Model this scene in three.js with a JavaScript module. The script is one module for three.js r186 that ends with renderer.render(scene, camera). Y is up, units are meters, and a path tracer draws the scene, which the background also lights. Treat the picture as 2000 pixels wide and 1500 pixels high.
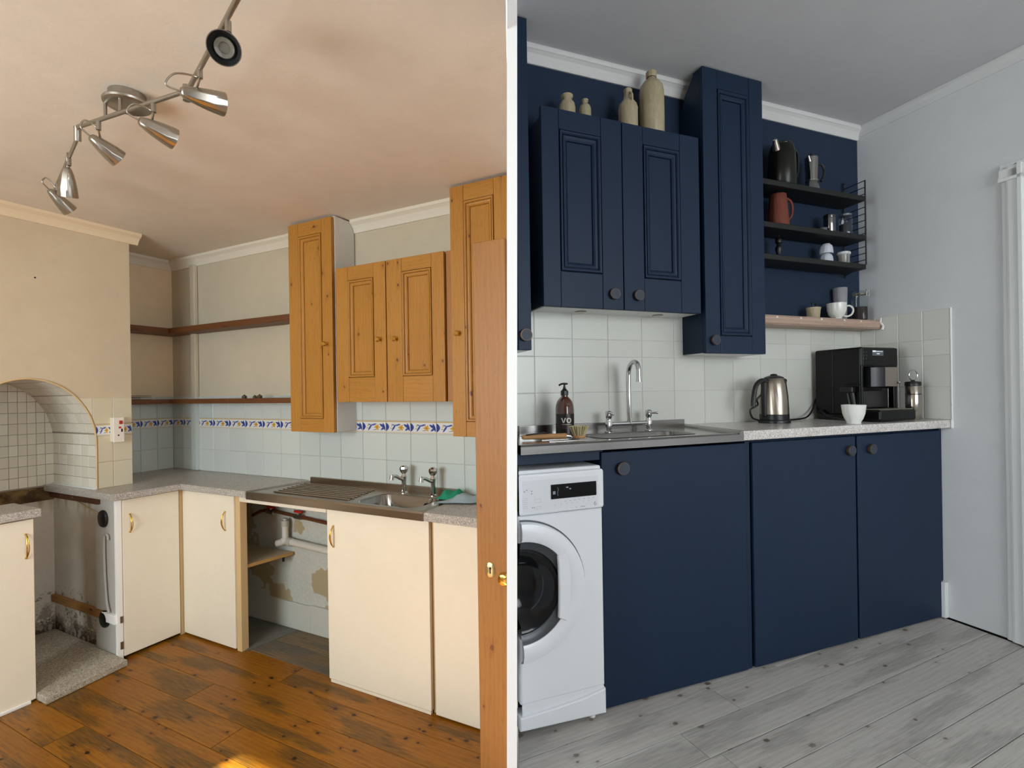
import * as THREE from 'three';
import { RoundedBoxGeometry } from 'three/addons/geometries/RoundedBoxGeometry.js';
import { mergeGeometries, toCreasedNormals } from 'three/addons/utils/BufferGeometryUtils.js';
import { RectAreaLightUniformsLib } from 'three/addons/lights/RectAreaLightUniformsLib.js';

// Two old kitchens side by side, kept apart by an added thin white partition; the camera stands at its free end.
// Room L (left) is turned -26.8 degrees and its floor lies 0.32 m below that of room R (turned 21 degrees).
const scene = new THREE.Scene();
const camera = new THREE.PerspectiveCamera(2 * Math.atan(750 / 990.93) * 180 / Math.PI, 4 / 3, 0.05, 60);
camera.position.set(0, 1.08, 0);
camera.rotation.z = -0.01557;
camera.setViewOffset(2000, 1500, 0, -15.4, 2000, 1500);
scene.add(camera);
scene.background = new THREE.Color(0.80, 0.90, 1.0);
scene.backgroundIntensity = 3.3;
const renderer = new THREE.WebGLRenderer();
renderer.toneMapping = THREE.LinearToneMapping;
renderer.toneMappingExposure = 1.0;
renderer.shadowMap.enabled = true;
RectAreaLightUniformsLib.init();
const sun = new THREE.DirectionalLight(new THREE.Color(1.0, 0.97, 0.84), 24);
sun.position.set(-1.642 * 4, 1.88 * 4, 2.027 * 4);
sun.target.position.set(0, 0, 0);
sun.castShadow = true;
sun.shadow.radius = 1.5;
sun.shadow.mapSize.set(2048, 2048);
Object.assign(sun.shadow.camera, { left: -5, right: 5, top: 5, bottom: -5, near: 1, far: 30 });
scene.add(sun, sun.target);

const ROOM = { L: { turn: -0.46840, y: -0.32 }, R: { turn: 0.36587, y: 0 } };
function toWorld(r, u, v, w) {
  const { turn, y } = ROOM[r], c = Math.cos(turn), s = Math.sin(turn);
  return new THREE.Vector3(u * c + w * s, v + y, -u * s + w * c);
}
// daylight of the two back windows: an area light as large as each opening, in its plane
function windowLight(r, u0, u1, v0, v1, w, color, intensity) {
  const l = new THREE.RectAreaLight(color, intensity, u1 - u0, v1 - v0);
  l.position.copy(toWorld(r, (u0 + u1) / 2, (v0 + v1) / 2, w));
  l.lookAt(toWorld(r, (u0 + u1) / 2, (v0 + v1) / 2, w - 1));
  scene.add(l);
}
windowLight('L', -2.50, -1.10, 0.85, 2.05, 1.34, new THREE.Color(0.85, 0.955, 1.0), 10);
windowLight('R', 1.00, 2.50, 0.90, 2.10, 1.64, new THREE.Color(0.92, 0.96, 1.0), 7);

// ---------------------------------------------------------------- helpers
let seed = 7;
const rnd = () => { seed = (seed * 1664525 + 1013904223) >>> 0; return seed / 4294967296; };
const rr = (a, b) => a + (b - a) * rnd();
const used = {};
function numbered(name) {
  const n = used[name] = (used[name] ?? -1) + 1;
  return n ? name + '_' + String(n).padStart(3, '0') : name;
}
// value noise that tiles with the given periods
function makeNoise(s) {
  const N = 256, p = new Float32Array(N * N);
  let q = s >>> 0;
  for (let i = 0; i < N * N; i++) { q = (q * 1664525 + 1013904223) >>> 0; p[i] = q / 4294967296; }
  return (x, y, px = N, py = N) => {
    const ix = Math.floor(x), iy = Math.floor(y), fx = x - ix, fy = y - iy, sx = fx * fx * (3 - 2 * fx), sy = fy * fy * (3 - 2 * fy);
    const m = (a, b) => p[(((b % py) + py) % py % N) * N + (((a % px) + px) % px % N)];
    return (m(ix, iy) * (1 - sx) + m(ix + 1, iy) * sx) * (1 - sy) + (m(ix, iy + 1) * (1 - sx) + m(ix + 1, iy + 1) * sx) * sy;
  };
}
const n1 = makeNoise(11), n2 = makeNoise(23), n3 = makeNoise(47);
const clamp = (x, a = 0, b = 1) => Math.min(b, Math.max(a, x));
const mix = (a, b, t) => a.map((x, i) => x + (b[i] - x) * t);
const smooth = (a, b, x) => { const t = clamp((x - a) / (b - a)); return t * t * (3 - 2 * t); };
function texture(W, H, fn, { srgb = true, metres = [1, 1], turn = 0 } = {}) {
  const data = new Uint8Array(W * H * 4);
  for (let y = 0; y < H; y++) for (let x = 0; x < W; x++) {
    const c = fn(x / W, y / H), i = (y * W + x) * 4;
    data[i] = clamp(c[0], 0, 255); data[i + 1] = clamp(c[1], 0, 255); data[i + 2] = clamp(c[2], 0, 255); data[i + 3] = 255;
  }
  const t = new THREE.DataTexture(data, W, H);
  t.wrapS = t.wrapT = THREE.RepeatWrapping;
  t.magFilter = THREE.LinearFilter; t.minFilter = THREE.LinearMipmapLinearFilter; t.generateMipmaps = true;
  if (srgb) t.colorSpace = THREE.SRGBColorSpace;
  t.repeat.set(1 / metres[0], 1 / metres[1]);
  t.rotation = turn;
  t.needsUpdate = true;
  return t;
}
function turned(t) {  // the same pattern with its grain upright
  const c = t.clone(); c.rotation = Math.PI / 2; c.repeat.set(t.repeat.x, t.repeat.y); c.needsUpdate = true;
  return c;
}
// sawn timber: grain along x with growth rings that swell round knots
function wood(W, H, sx, sy, { light, mid, dark, knot, knots, grey, greyAmount = 0, boards = 0, s = 1, ringAmount = 0.5 }) {
  const K = [];
  let q = s * 7919;
  const r = () => { q = (q * 1664525 + 1013904223) >>> 0; return q / 4294967296; };
  for (let i = 0; i < knots; i++) K.push([r() * sx, r() * sy, 0.004 + r() * r() * 0.011, 0.6 + r() * 0.4]);
  return (x, y) => {
    const X = x * sx, Y = y * sy;
    let d = Y + 0.022 * (n1(x * 5, y * 5, 5, 5) - 0.5) + 0.008 * (n2(x * 9, y * 24, 9, 24) - 0.5), near = 0, core = 0;
    for (const [kx, ky, kr, ks] of K) {
      let dx = X - kx, dy = Y - ky;
      dx -= Math.round(dx / sx) * sx; dy -= Math.round(dy / sy) * sy;
      const a = (dx * dx) / (kr * kr * 14) + (dy * dy) / (kr * kr * 5);
      if (a < 12) { d += (dy > 0 ? 1 : -1) * kr * 0.9 * Math.exp(-a); near = Math.max(near, Math.exp(-a * 0.7) * 0.7); }
      const e = Math.sqrt((dx * dx) / (kr * kr * 1.9) + (dy * dy) / (kr * kr));
      const ed = e + 0.35 * (n3(X * 300, Y * 300) - 0.5);
      core = Math.max(core, ks * (1 - smooth(0.62, 1.1, ed)));
    }
    const rings = 0.5 + 0.5 * Math.sin(d * 330 + 2.2 * n2(x * 7, y * 9, 7, 9));
    const fine = n3(x * 60, y * 256, 60, 256), fibre = n1(x * 24, y * 190, 24, 190), blot = n2(x * 4, y * 6, 4, 6);
    let c = mix(light, mid, clamp(rings * ringAmount + (fibre - 0.5) * 0.5 + (blot - 0.5) * 0.6 + 0.1));
    c = mix(c, dark, clamp((fine - 0.62) * 0.7 + near * 0.6));
    if (grey) c = mix(c, grey, clamp(greyAmount * smooth(0.45, 0.8, n1(x * 8, y * 12, 8, 12)) + (fine - 0.7) * greyAmount));
    return mix(c, knot, core);
  };
}
const mat = (o) => new THREE.MeshStandardMaterial(o);
const phys = (o) => new THREE.MeshPhysicalMaterial(o);

// ---- geometry
function plain(g) {  // position, normal and uv in metres (projected along the main direction of each face)
  g = g.index ? g.toNonIndexed() : g;
  for (const k of Object.keys(g.attributes)) if (!['position', 'normal', 'uv'].includes(k)) g.deleteAttribute(k);
  if (!g.attributes.normal) g.computeVertexNormals();
  const p = g.attributes.position, uv = new Float32Array(p.count * 2), A = new THREE.Vector3(), Bv = new THREE.Vector3(), C = new THREE.Vector3();
  for (let i = 0; i < p.count; i += 3) {
    A.fromBufferAttribute(p, i); Bv.fromBufferAttribute(p, i + 1).sub(A); C.fromBufferAttribute(p, i + 2).sub(A);
    const n = Bv.cross(C), ax = Math.abs(n.x), ay = Math.abs(n.y), az = Math.abs(n.z);
    for (let k = i; k < i + 3; k++) {
      const x = p.getX(k), y = p.getY(k), z = p.getZ(k);
      uv[2 * k] = ax >= ay && ax >= az ? z : x;
      uv[2 * k + 1] = ay > ax && ay >= az ? z : y;
    }
  }
  g.setAttribute('uv', new THREE.BufferAttribute(uv, 2));
  return g;
}
const keepUv = (g) => { g = g.index ? g.toNonIndexed() : g; for (const k of Object.keys(g.attributes)) if (!['position', 'normal', 'uv'].includes(k)) g.deleteAttribute(k); return g; };
function shiftUv(g, du, dv) {
  const a = g.attributes.uv;
  for (let i = 0; i < a.count; i++) a.setXY(i, a.getX(i) + du, a.getY(i) + dv);
  return g;
}
const J = (...gs) => mergeGeometries(gs.flat().map((g) => (g.attributes.uv && !g.index ? g : plain(g))));
// box between two corners with rounded edges
function B(u0, v0, w0, u1, v1, w1, r = 0.0015) {
  const a = Math.abs(u1 - u0), b = Math.abs(v1 - v0), c = Math.abs(w1 - w0), m = Math.min(a, b, c);
  const g = r > 0 && m > 0.003 ? new RoundedBoxGeometry(a, b, c, 1, Math.min(r, m * 0.45)) : new THREE.BoxGeometry(a, b, c);
  return plain(g.translate((u0 + u1) / 2, (v0 + v1) / 2, (w0 + w1) / 2));
}
// prism on a plan polygon of [u, w] corners
function prism(poly, v0, v1, bevel = 0) {
  const s = new THREE.Shape(poly.map(([u, w]) => new THREE.Vector2(u, -w)));
  const g = new THREE.ExtrudeGeometry(s, { depth: v1 - v0 - 2 * bevel, bevelEnabled: bevel > 0, bevelSize: bevel, bevelOffset: -bevel, bevelThickness: bevel, bevelSegments: 2, curveSegments: 12 });
  return plain(g.rotateX(-Math.PI / 2).translate(0, v0 + bevel, 0));
}
// plate with an outline in the (u, v) plane, from depth w0 to w1
function plateUV(shape, w0, w1, bevel = 0, seg = 12) {
  return plain(new THREE.ExtrudeGeometry(shape, { depth: w1 - w0 - 2 * bevel, bevelEnabled: bevel > 0, bevelSize: bevel, bevelOffset: -bevel, bevelThickness: bevel, bevelSegments: 1, curveSegments: seg }).translate(0, 0, w0 + bevel));
}
// plate with an outline in the (w, v) plane, from u0 to u1
function plateWV(pts, u0, u1, bevel = 0) {
  const s = new THREE.Shape(pts.map(([w, v]) => new THREE.Vector2(-w, v)));
  return plain(new THREE.ExtrudeGeometry(s, { depth: u1 - u0 - 2 * bevel, bevelEnabled: bevel > 0, bevelSize: bevel, bevelOffset: -bevel, bevelThickness: bevel, bevelSegments: 1 }).rotateY(Math.PI / 2).translate(u0 + bevel, 0, 0));
}
const V = (a) => new THREE.Vector3(...a);
function tube(pts, r, seg = 24, radial = 8, curved = true) {
  const c = curved ? new THREE.CatmullRomCurve3(pts.map(V), false, 'centripetal') : pts.map(V).reduce((p, a, i, all) => { if (i) p.add(new THREE.LineCurve3(all[i - 1], a)); return p; }, new THREE.CurvePath());
  const g = new THREE.TubeGeometry(c, seg, r, radial, false), caps = [];
  for (const [t, k] of [[0, -1], [1, 1]]) {
    const p = c.getPointAt(t), d = c.getTangentAt(t).multiplyScalar(k), e = new THREE.CircleGeometry(r, radial);
    e.applyQuaternion(new THREE.Quaternion().setFromUnitVectors(new THREE.Vector3(0, 0, 1), d)).translate(p.x, p.y, p.z);
    caps.push(plain(e));
  }
  return mergeGeometries([plain(g), ...caps]);
}
function rod(a, b, r0, r1 = r0, seg = 16) {
  const A = V(a), D = V(b).sub(A), L = D.length();
  const g = new THREE.CylinderGeometry(r1, r0, L, seg).translate(0, L / 2, 0);
  g.applyQuaternion(new THREE.Quaternion().setFromUnitVectors(new THREE.Vector3(0, 1, 0), D.normalize())).translate(A.x, A.y, A.z);
  return plain(g);
}
// turned body: [radius, height] pairs; straight corners stay sharp
function lathe(pts, at = [0, 0, 0], seg = 32, crease = 0.6) {
  const g = new THREE.LatheGeometry(pts.map(([r, y]) => new THREE.Vector2(Math.max(r, 0), y)), seg);
  return keepUv(toCreasedNormals(g, crease)).translate(...at);
}
const ball = (r, at, s = [1, 1, 1]) => plain(new THREE.SphereGeometry(r, 20, 14).scale(...s).translate(...at));
// nested outlines (same number of points) joined by faces; the last may be closed
function loft(rings, { capLast = false, capFirst = false, closed = true } = {}) {
  const pos = [], n = rings[0].length, tri = (a, b, c) => pos.push(...a, ...b, ...c);
  for (let i = 0; i + 1 < rings.length; i++) for (let k = 0; k < (closed ? n : n - 1); k++) {
    const a = rings[i][k], b = rings[i][(k + 1) % n], c = rings[i + 1][(k + 1) % n], d = rings[i + 1][k];
    tri(a, b, c); tri(a, c, d);
  }
  const cap = (ring, flip) => { const m = ring.reduce((s, p) => s.map((x, i) => x + p[i] / n), [0, 0, 0]); for (let k = 0; k < n; k++) flip ? tri(ring[(k + 1) % n], ring[k], m) : tri(ring[k], ring[(k + 1) % n], m); };
  if (capLast) cap(rings.at(-1), false);
  if (capFirst) cap(rings[0], true);
  const g = new THREE.BufferGeometry().setAttribute('position', new THREE.BufferAttribute(new Float32Array(pos), 3));
  g.computeVertexNormals();
  return g;
}
// moulding round a rectangle in the (u, v) plane: profile of [inset, height above w]
function moulding(u0, v0, u1, v1, w, profile, cap = false) {
  return plain(loft(profile.map(([d, h]) => [[u0 + d, v0 + d, w + h], [u1 - d, v0 + d, w + h], [u1 - d, v1 - d, w + h], [u0 + d, v1 - d, w + h]]), { capLast: cap }));
}
function rrect(u0, w0, u1, w1, r, n = 5) {  // rounded rectangle of [u, w] points
  const out = [];
  for (const [cu, cw, a] of [[u1 - r, w1 - r, 0], [u0 + r, w1 - r, 1], [u0 + r, w0 + r, 2], [u1 - r, w0 + r, 3]])
    for (let k = 0; k <= n; k++) { const t = (a + k / n) * Math.PI / 2; out.push([cu + r * Math.cos(t), cw + r * Math.sin(t)]); }
  return out;
}
// tile: flat face with chamfered edge, facing +z, centred at the origin (18 triangles)
function tileGeo(a, b, t, c = 0.0018) {
  const f = (x, y, z) => [[-x, -y, z], [x, -y, z], [x, y, z], [-x, y, z]];
  return plain(loft([f(a / 2, b / 2, 0), f(a / 2, b / 2, t - c), f(a / 2 - c, b / 2 - c, t)], { capLast: true }));
}

// ---- scene tree
function base(o, r, at, turn = 0) {
  o.position.copy(toWorld(r, ...at)); o.rotation.y = ROOM[r].turn + turn;
  o.userData ??= {};
  origins.set(o, at);
  return o;
}
const origins = new WeakMap(), roots = new WeakMap();
function thing(r, name, label, category, at, { group, turn = 0, local = false } = {}) {
  const o = new THREE.Group();
  o.name = numbered(name); o.userData = { label, category };
  if (group) o.userData.group = group;
  base(o, r, at, turn);
  if (local) origins.set(o, [0, 0, 0]);
  roots.set(o, o); scene.add(o);
  return o;
}
function shadowed(m) { m.castShadow = m.receiveShadow = true; return m; }
function part(parent, name, geo, material, label) {  // geometry given in the room's axes (or in the thing's own, if it is local)
  const root = roots.get(parent), [a, b, c] = origins.get(root), m = shadowed(new THREE.Mesh(geo.translate(-a, -b, -c), material));
  m.name = name; if (label) m.userData.label = label;
  roots.set(m, root); parent.add(m);
  return m;
}
function put(parent, name, geo, material, at, rot) {  // a shared geometry set at a place
  const root = roots.get(parent), [a, b, c] = origins.get(root), m = shadowed(new THREE.Mesh(geo, material));
  m.name = name; m.position.set(at[0] - a, at[1] - b, at[2] - c);
  if (rot) m.rotation.set(...rot);
  roots.set(m, root); parent.add(m);
  return m;
}
function sub(parent, name, label) {
  const g = new THREE.Group(); g.name = name; if (label) g.userData.label = label;
  roots.set(g, roots.get(parent)); parent.add(g);
  return g;
}
function single(r, name, label, category, at, geo, material, group) {  // a thing that is one mesh
  const [a, b, c] = at, m = shadowed(new THREE.Mesh(geo.translate(-a, -b, -c), material));
  m.name = numbered(name); m.userData = { label, category }; if (group) m.userData.group = group;
  base(m, r, at); roots.set(m, m); scene.add(m);
  return m;
}
function struct(r, name, geo, material, label) {
  const m = shadowed(new THREE.Mesh(geo, material));
  m.name = name; base(m, r, [0, 0, 0]);
  m.userData = { kind: 'structure' }; if (label) m.userData.label = label;
  roots.set(m, m); scene.add(m);
  return m;
}
function copy(o, r, at, label, turn = 0) {
  const c = o.clone(); c.name = numbered(o.name.replace(/_\d+$/, '')); c.userData = { ...o.userData, label };
  base(c, r, at, turn); scene.add(c);
  return c;
}
// ---------------------------------------------------------------- materials
const mottled = (rgb, amount, sx, sy, s = 1) => (x, y) => {
  const v = (n1(x * 6 * s, y * 6 * s, 6 * s, 6 * s) - 0.5) + 0.6 * (n2(x * 24 * s, y * 24 * s, 24 * s, 24 * s) - 0.5) + 0.4 * (n3(x * 120, y * 120, 120, 120) - 0.5);
  return rgb.map((c) => c + v * amount);
};
const plasterBump = texture(512, 512, (x, y) => { const v = 128 + 90 * (n1(x * 16, y * 16, 16, 16) - 0.5) + 60 * (n2(x * 90, y * 90, 90, 90) - 0.5); return [v, v, v]; }, { srgb: false, metres: [0.6, 0.6] });
const paint = (rgb, amount = 6, rough = 0.85, bump = 0.0006) => mat({ map: texture(256, 256, mottled(rgb, amount), { metres: [1.3, 1.3] }), roughness: rough, bumpMap: plasterBump, bumpScale: bump });
const M = {};
M.ceilingL = paint([228, 216, 202], 7);
M.chimney = paint([208, 190, 162], 6);
M.plasterL = paint([200, 190, 168], 6);
M.alcove = paint([234, 214, 180], 7);
M.corniceL = mat({ color: 0xe2dccd, roughness: 0.7 });
M.partition = mat({ color: 0xf6f6f6, roughness: 0.8 });
M.partitionL = M.partition;
M.blue = phys({ map: texture(256, 256, mottled([16, 37, 61], 2), { metres: [0.8, 0.8] }), roughness: 0.5, specularIntensity: 0.6, bumpMap: plasterBump, bumpScale: 0.0002 });
M.blueWall = paint([20, 40, 64], 2, 0.85, 0.0004);
M.whiteR = paint([205, 207, 208], 4, 0.8, 0.0008);
M.ceilingR = paint([196, 197, 200], 4, 0.9);
M.corniceR = mat({ color: 0xd6d6d6, roughness: 0.6 });
M.white = mat({ color: 0xe4e4e2, roughness: 0.45 });
M.gloss = mat({ color: 0xdcdedd, roughness: 0.3 });
M.dark = mat({ color: 0x0b0b0c, roughness: 0.8 });
M.grout = mat({ color: 0xc2c0b7, roughness: 0.9 });
M.groutDark = mat({ color: 0x9b9282, roughness: 0.95 });
M.groutR = mat({ color: 0xd4d4cc, roughness: 0.8 });
M.tileL = [0xced4cf, 0xcad1cc, 0xd1d6d0].map((c) => mat({ color: c, roughness: 0.22 }));
M.tileCream = [0xd8cdb2, 0xd5c9ad, 0xdbd1b8].map((c) => mat({ color: c, roughness: 0.3 }));
M.mosaic = [0xe6e0d0, 0xe2dccb, 0xeae5d6, 0xdfd9c8].map((c) => mat({ color: c, roughness: 0.25 }));
M.tileR = [0xd2d3ca, 0xcfd0c7, 0xd4d5cd].map((c) => mat({ color: c, roughness: 0.28 }));
const pineArgs = { light: [182, 128, 54], mid: [166, 112, 38], dark: [138, 86, 26], knot: [84, 44, 20], knots: 44, ringAmount: 0.2 };
const pineTex = texture(2048, 1024, wood(2048, 1024, 1.8, 0.9, { ...pineArgs, s: 5 }), { metres: [1.8, 0.9] });
const woodBump = texture(512, 512, (x, y) => { const v = 128 + 110 * (n1(x * 8, y * 160, 8, 160) - 0.5); return [v, v, v]; }, { srgb: false, metres: [0.6, 0.3] });
M.pineH = mat({ map: pineTex, roughness: 0.42, bumpMap: woodBump, bumpScale: 0.00008 });
M.pine = mat({ map: turned(pineTex), roughness: 0.42, bumpMap: turned(woodBump), bumpScale: 0.00008 });
M.pineEdge = mat({ color: 0x6b3d16, roughness: 0.7 });
M.pineDoor = mat({ map: turned(texture(1024, 512, wood(1024, 512, 1.8, 0.9, { light: [170, 118, 60], mid: [156, 104, 50], dark: [132, 82, 38], knot: [104, 58, 30], knots: 9, ringAmount: 0.35, s: 9 }), { metres: [1.8, 0.9] })), roughness: 0.5 });
M.shelfWood = mat({ map: texture(512, 256, wood(512, 256, 1.2, 0.3, { light: [112, 68, 34], mid: [94, 54, 26], dark: [64, 34, 14], knot: [48, 24, 10], knots: 5, s: 13 }), { metres: [1.2, 0.3] }), roughness: 0.5 });
M.batten = mat({ map: texture(512, 256, wood(512, 256, 1.0, 0.3, { light: [170, 122, 66], mid: [146, 98, 48], dark: [104, 66, 30], knot: [66, 38, 18], knots: 5, s: 17 }), { metres: [1.0, 0.3] }), roughness: 0.7 });
M.darkBatten = mat({ color: 0x4e2c16, roughness: 0.7 });
const floorL = (s) => phys({ map: texture(2048, 512, wood(2048, 512, 2.4, 0.6, { light: [158, 102, 24], mid: [132, 80, 14], dark: [86, 48, 8], knot: [34, 16, 6], knots: 60, grey: [72, 56, 34], greyAmount: 0.6, ringAmount: 0.4, s }), { metres: [2.4, 0.6] }), roughness: 0.36, specularIntensity: 0.6, bumpMap: woodBump, bumpScale: 0.0004 });
M.floorL = [floorL(3), floorL(29)];
M.floorOld = mat({ map: texture(1024, 256, wood(1024, 256, 2.4, 0.6, { light: [136, 116, 88], mid: [112, 92, 68], dark: [76, 60, 44], knot: [48, 36, 26], knots: 16, grey: [96, 92, 84], greyAmount: 0.8, s: 31 }), { metres: [2.4, 0.6] }), roughness: 0.8 });
const floorR = (s) => mat({ map: texture(2048, 512, wood(2048, 512, 2.4, 0.6, { light: [184, 181, 176], mid: [171, 166, 159], dark: [144, 136, 127], knot: [96, 86, 78], knots: 64, grey: [146, 143, 138], greyAmount: 0.75, ringAmount: 0.6, s }), { metres: [2.4, 0.6] }), roughness: 0.45, bumpMap: woodBump, bumpScale: 0.0003 });
M.floorR = [floorR(41), floorR(53)];
M.subfloor = mat({ color: 0x1d140c, roughness: 0.95 });
const speckle = (ground, spots, s) => { const nz = makeNoise(s); return (x, y) => {
  const a = nz(x * 128, y * 128, 128, 128), b = n2(x * 200, y * 200, 200, 200), g = n1(x * 40, y * 40, 40, 40);
  let c = ground.map((v) => v + (g - 0.5) * 16);
  if (a > 0.74) c = spots[0]; else if (a < 0.2) c = spots[1]; else if (b > 0.86) c = spots[2];
  return c; }; };
M.laminateL = mat({ map: texture(512, 512, speckle([178, 172, 164], [[212, 208, 200], [138, 132, 124], [112, 106, 100]], 61), { metres: [0.4, 0.4] }), roughness: 0.32 });
M.laminateR = mat({ map: texture(512, 512, speckle([204, 199, 194], [[230, 227, 222], [168, 156, 148], [140, 128, 120]], 67), { metres: [0.4, 0.4] }), roughness: 0.22 });
M.hearth = mat({ map: texture(512, 512, speckle([176, 166, 148], [[206, 198, 184], [132, 120, 104], [92, 80, 66]], 71), { metres: [0.5, 0.5] }), roughness: 0.7 });
M.cream = mat({ map: texture(128, 128, mottled([243, 233, 212], 3), { metres: [0.7, 0.7] }), roughness: 0.45 });
M.creamWhite = mat({ map: texture(128, 128, mottled([250, 248, 243], 2), { metres: [0.7, 0.7] }), roughness: 0.4 });
M.creamEdge = mat({ color: 0xd8b988, roughness: 0.6 });
M.greyPanel = mat({ color: 0xbdbab2, roughness: 0.6 });
const steelBump = texture(256, 256, (x, y) => { const v = 255 * n1(x * 3, y * 200, 3, 200); return [v, v, v]; }, { srgb: false, metres: [0.6, 0.12] });
M.steel = mat({ color: 0x9c9a97, metalness: 1, roughness: 0.2, bumpMap: steelBump, bumpScale: 0.00004 });
M.steelOld = mat({ color: 0xa0968a, metalness: 1, roughness: 0.28, bumpMap: steelBump, bumpScale: 0.00008 });
M.chrome = mat({ color: 0xd2d2d2, metalness: 1, roughness: 0.07 });
M.nickel = mat({ color: 0xa9a49b, metalness: 1, roughness: 0.33 });
M.brassPale = mat({ color: 0xcbbf92, metalness: 1, roughness: 0.38 });
M.brass = mat({ color: 0xd8b25a, metalness: 1, roughness: 0.22 });
M.blackPlastic = mat({ color: 0x0c0c0d, roughness: 0.38 });
M.blackGloss = phys({ color: 0x050505, roughness: 0.24, specularIntensity: 0.6 });
M.blackMetal = mat({ color: 0x0d0d0e, roughness: 0.5 });
M.blackWood = mat({ color: 0x080808, roughness: 0.55 });
M.pipeWhite = mat({ color: 0xd2cdc0, roughness: 0.4 });
M.copper = mat({ color: 0x7a4a2c, metalness: 0.6, roughness: 0.5 });
M.red = mat({ color: 0xb02018, roughness: 0.5 });
// limewashed wall of the cooker recess: soot and mould in clusters near the floor and under the worktop, rust runs
const recessPaint = (withMould) => mat({ map: texture(512, 512, (x, y) => {
  const base = [206, 198, 184], Y = y * 1.0;
  const a = n1(x * 12, y * 12, 12, 12), b = n2(x * 48, y * 48, 48, 48), c = n3(x * 150, y * 150, 150, 150), big = n2(x * 5, y * 5, 5, 5);
  let k = base.map((v) => v + (a - 0.5) * 16 + (c - 0.5) * 8);
  if (withMould) {
    const h = Y + 0.11 * (a - 0.5) + 0.16 * (b - 0.5) + 0.08 * (c - 0.5);
    const low = smooth(0.16, 0.05, h) * (0.35 + 0.65 * smooth(0.35, 0.6, b * 0.7 + c * 0.3));
    k = mix(k, [62, 48, 34], clamp(low * 1.1));
    const spots = smooth(0.70, 0.78, b) * smooth(0.36, 0.18, Y + 0.1 * (big - 0.5)) * smooth(0.4, 0.7, c);
    k = mix(k, [70, 56, 40], spots * 0.8);
    const streak = n1(x * 30, y * 2.2, 30, 2) * smooth(0.70, 0.86, Y + 0.12 * (n3(x * 40, 3) - 0.5));
    k = mix(k, [150, 122, 76], clamp(streak * 1.15 - 0.22));
  }
  return k; }, { metres: [1, 1] }), roughness: 0.9, bumpMap: plasterBump, bumpScale: 0.001 });
M.recess = recessPaint(true);
M.recessClean = mat({ map: texture(512, 512, (x, y) => {  // patchy old plaster behind the sink bay
  const a = n1(x * 7, y * 7, 7, 7) + 0.3 * (n2(x * 40, y * 40, 40, 40) - 0.5), c = n3(x * 150, y * 150, 150, 150), k = [196, 196, 184].map((v) => v + (c - 0.5) * 12);
  return mix(k, [170, 152, 116], smooth(0.60, 0.66, a) * 0.9); }, { metres: [1.1, 1.1] }), roughness: 0.9, bumpMap: plasterBump, bumpScale: 0.0014 });

// hand-painted border tile: blue leaves and an ochre flower between two ochre lines
function borderTexture() {
  const c = document.createElement('canvas'); c.width = 256; c.height = 112;
  const g = c.getContext('2d');
  g.fillStyle = '#dfe0dd'; g.fillRect(0, 0, 256, 112);
  g.fillStyle = '#c6a863'; g.fillRect(0, 2, 256, 9); g.fillStyle = '#cdb57c'; g.fillRect(0, 103, 256, 5);
  const leaf = (x, y, a, l, w, col) => { g.save(); g.translate(x, y); g.rotate(a); g.fillStyle = col; g.beginPath(); g.moveTo(0, 0); g.quadraticCurveTo(l / 2, -w, l, 0); g.quadraticCurveTo(l / 2, w, 0, 0); g.fill(); g.restore(); };
  g.fillStyle = '#2b3f8c'; g.beginPath(); g.moveTo(0, 16); g.quadraticCurveTo(64, 56, 0, 98); g.fill();
  leaf(58, 98, -0.95, 84, 17, '#33499b'); leaf(96, 46, -0.3, 62, 16, '#4a60a8'); leaf(56, 32, 0.25, 46, 13, '#6a7cb6');
  leaf(186, 30, 0.5, 72, 24, '#2f459a'); leaf(200, 90, -0.6, 58, 20, '#3a50a0'); leaf(224, 18, 1.25, 80, 22, '#2b3f8c');
  leaf(110, 88, -0.1, 62, 8, '#8a97bd');
  for (let i = 0; i < 6; i++) leaf(160, 62, i * Math.PI / 3, 34, 15, i % 2 ? '#c99a3a' : '#d6ac4c');
  g.fillStyle = '#b97f2c'; g.beginPath(); g.arc(160, 62, 9, 0, 7); g.fill();
  leaf(58, 58, -1.3, 26, 9, '#c9a24e'); leaf(42, 66, 0.3, 26, 8, '#b59b58');
  const t = new THREE.CanvasTexture(c); t.colorSpace = THREE.SRGBColorSpace;
  return t;
}
M.border = mat({ map: borderTexture(), roughness: 0.25 });
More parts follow.
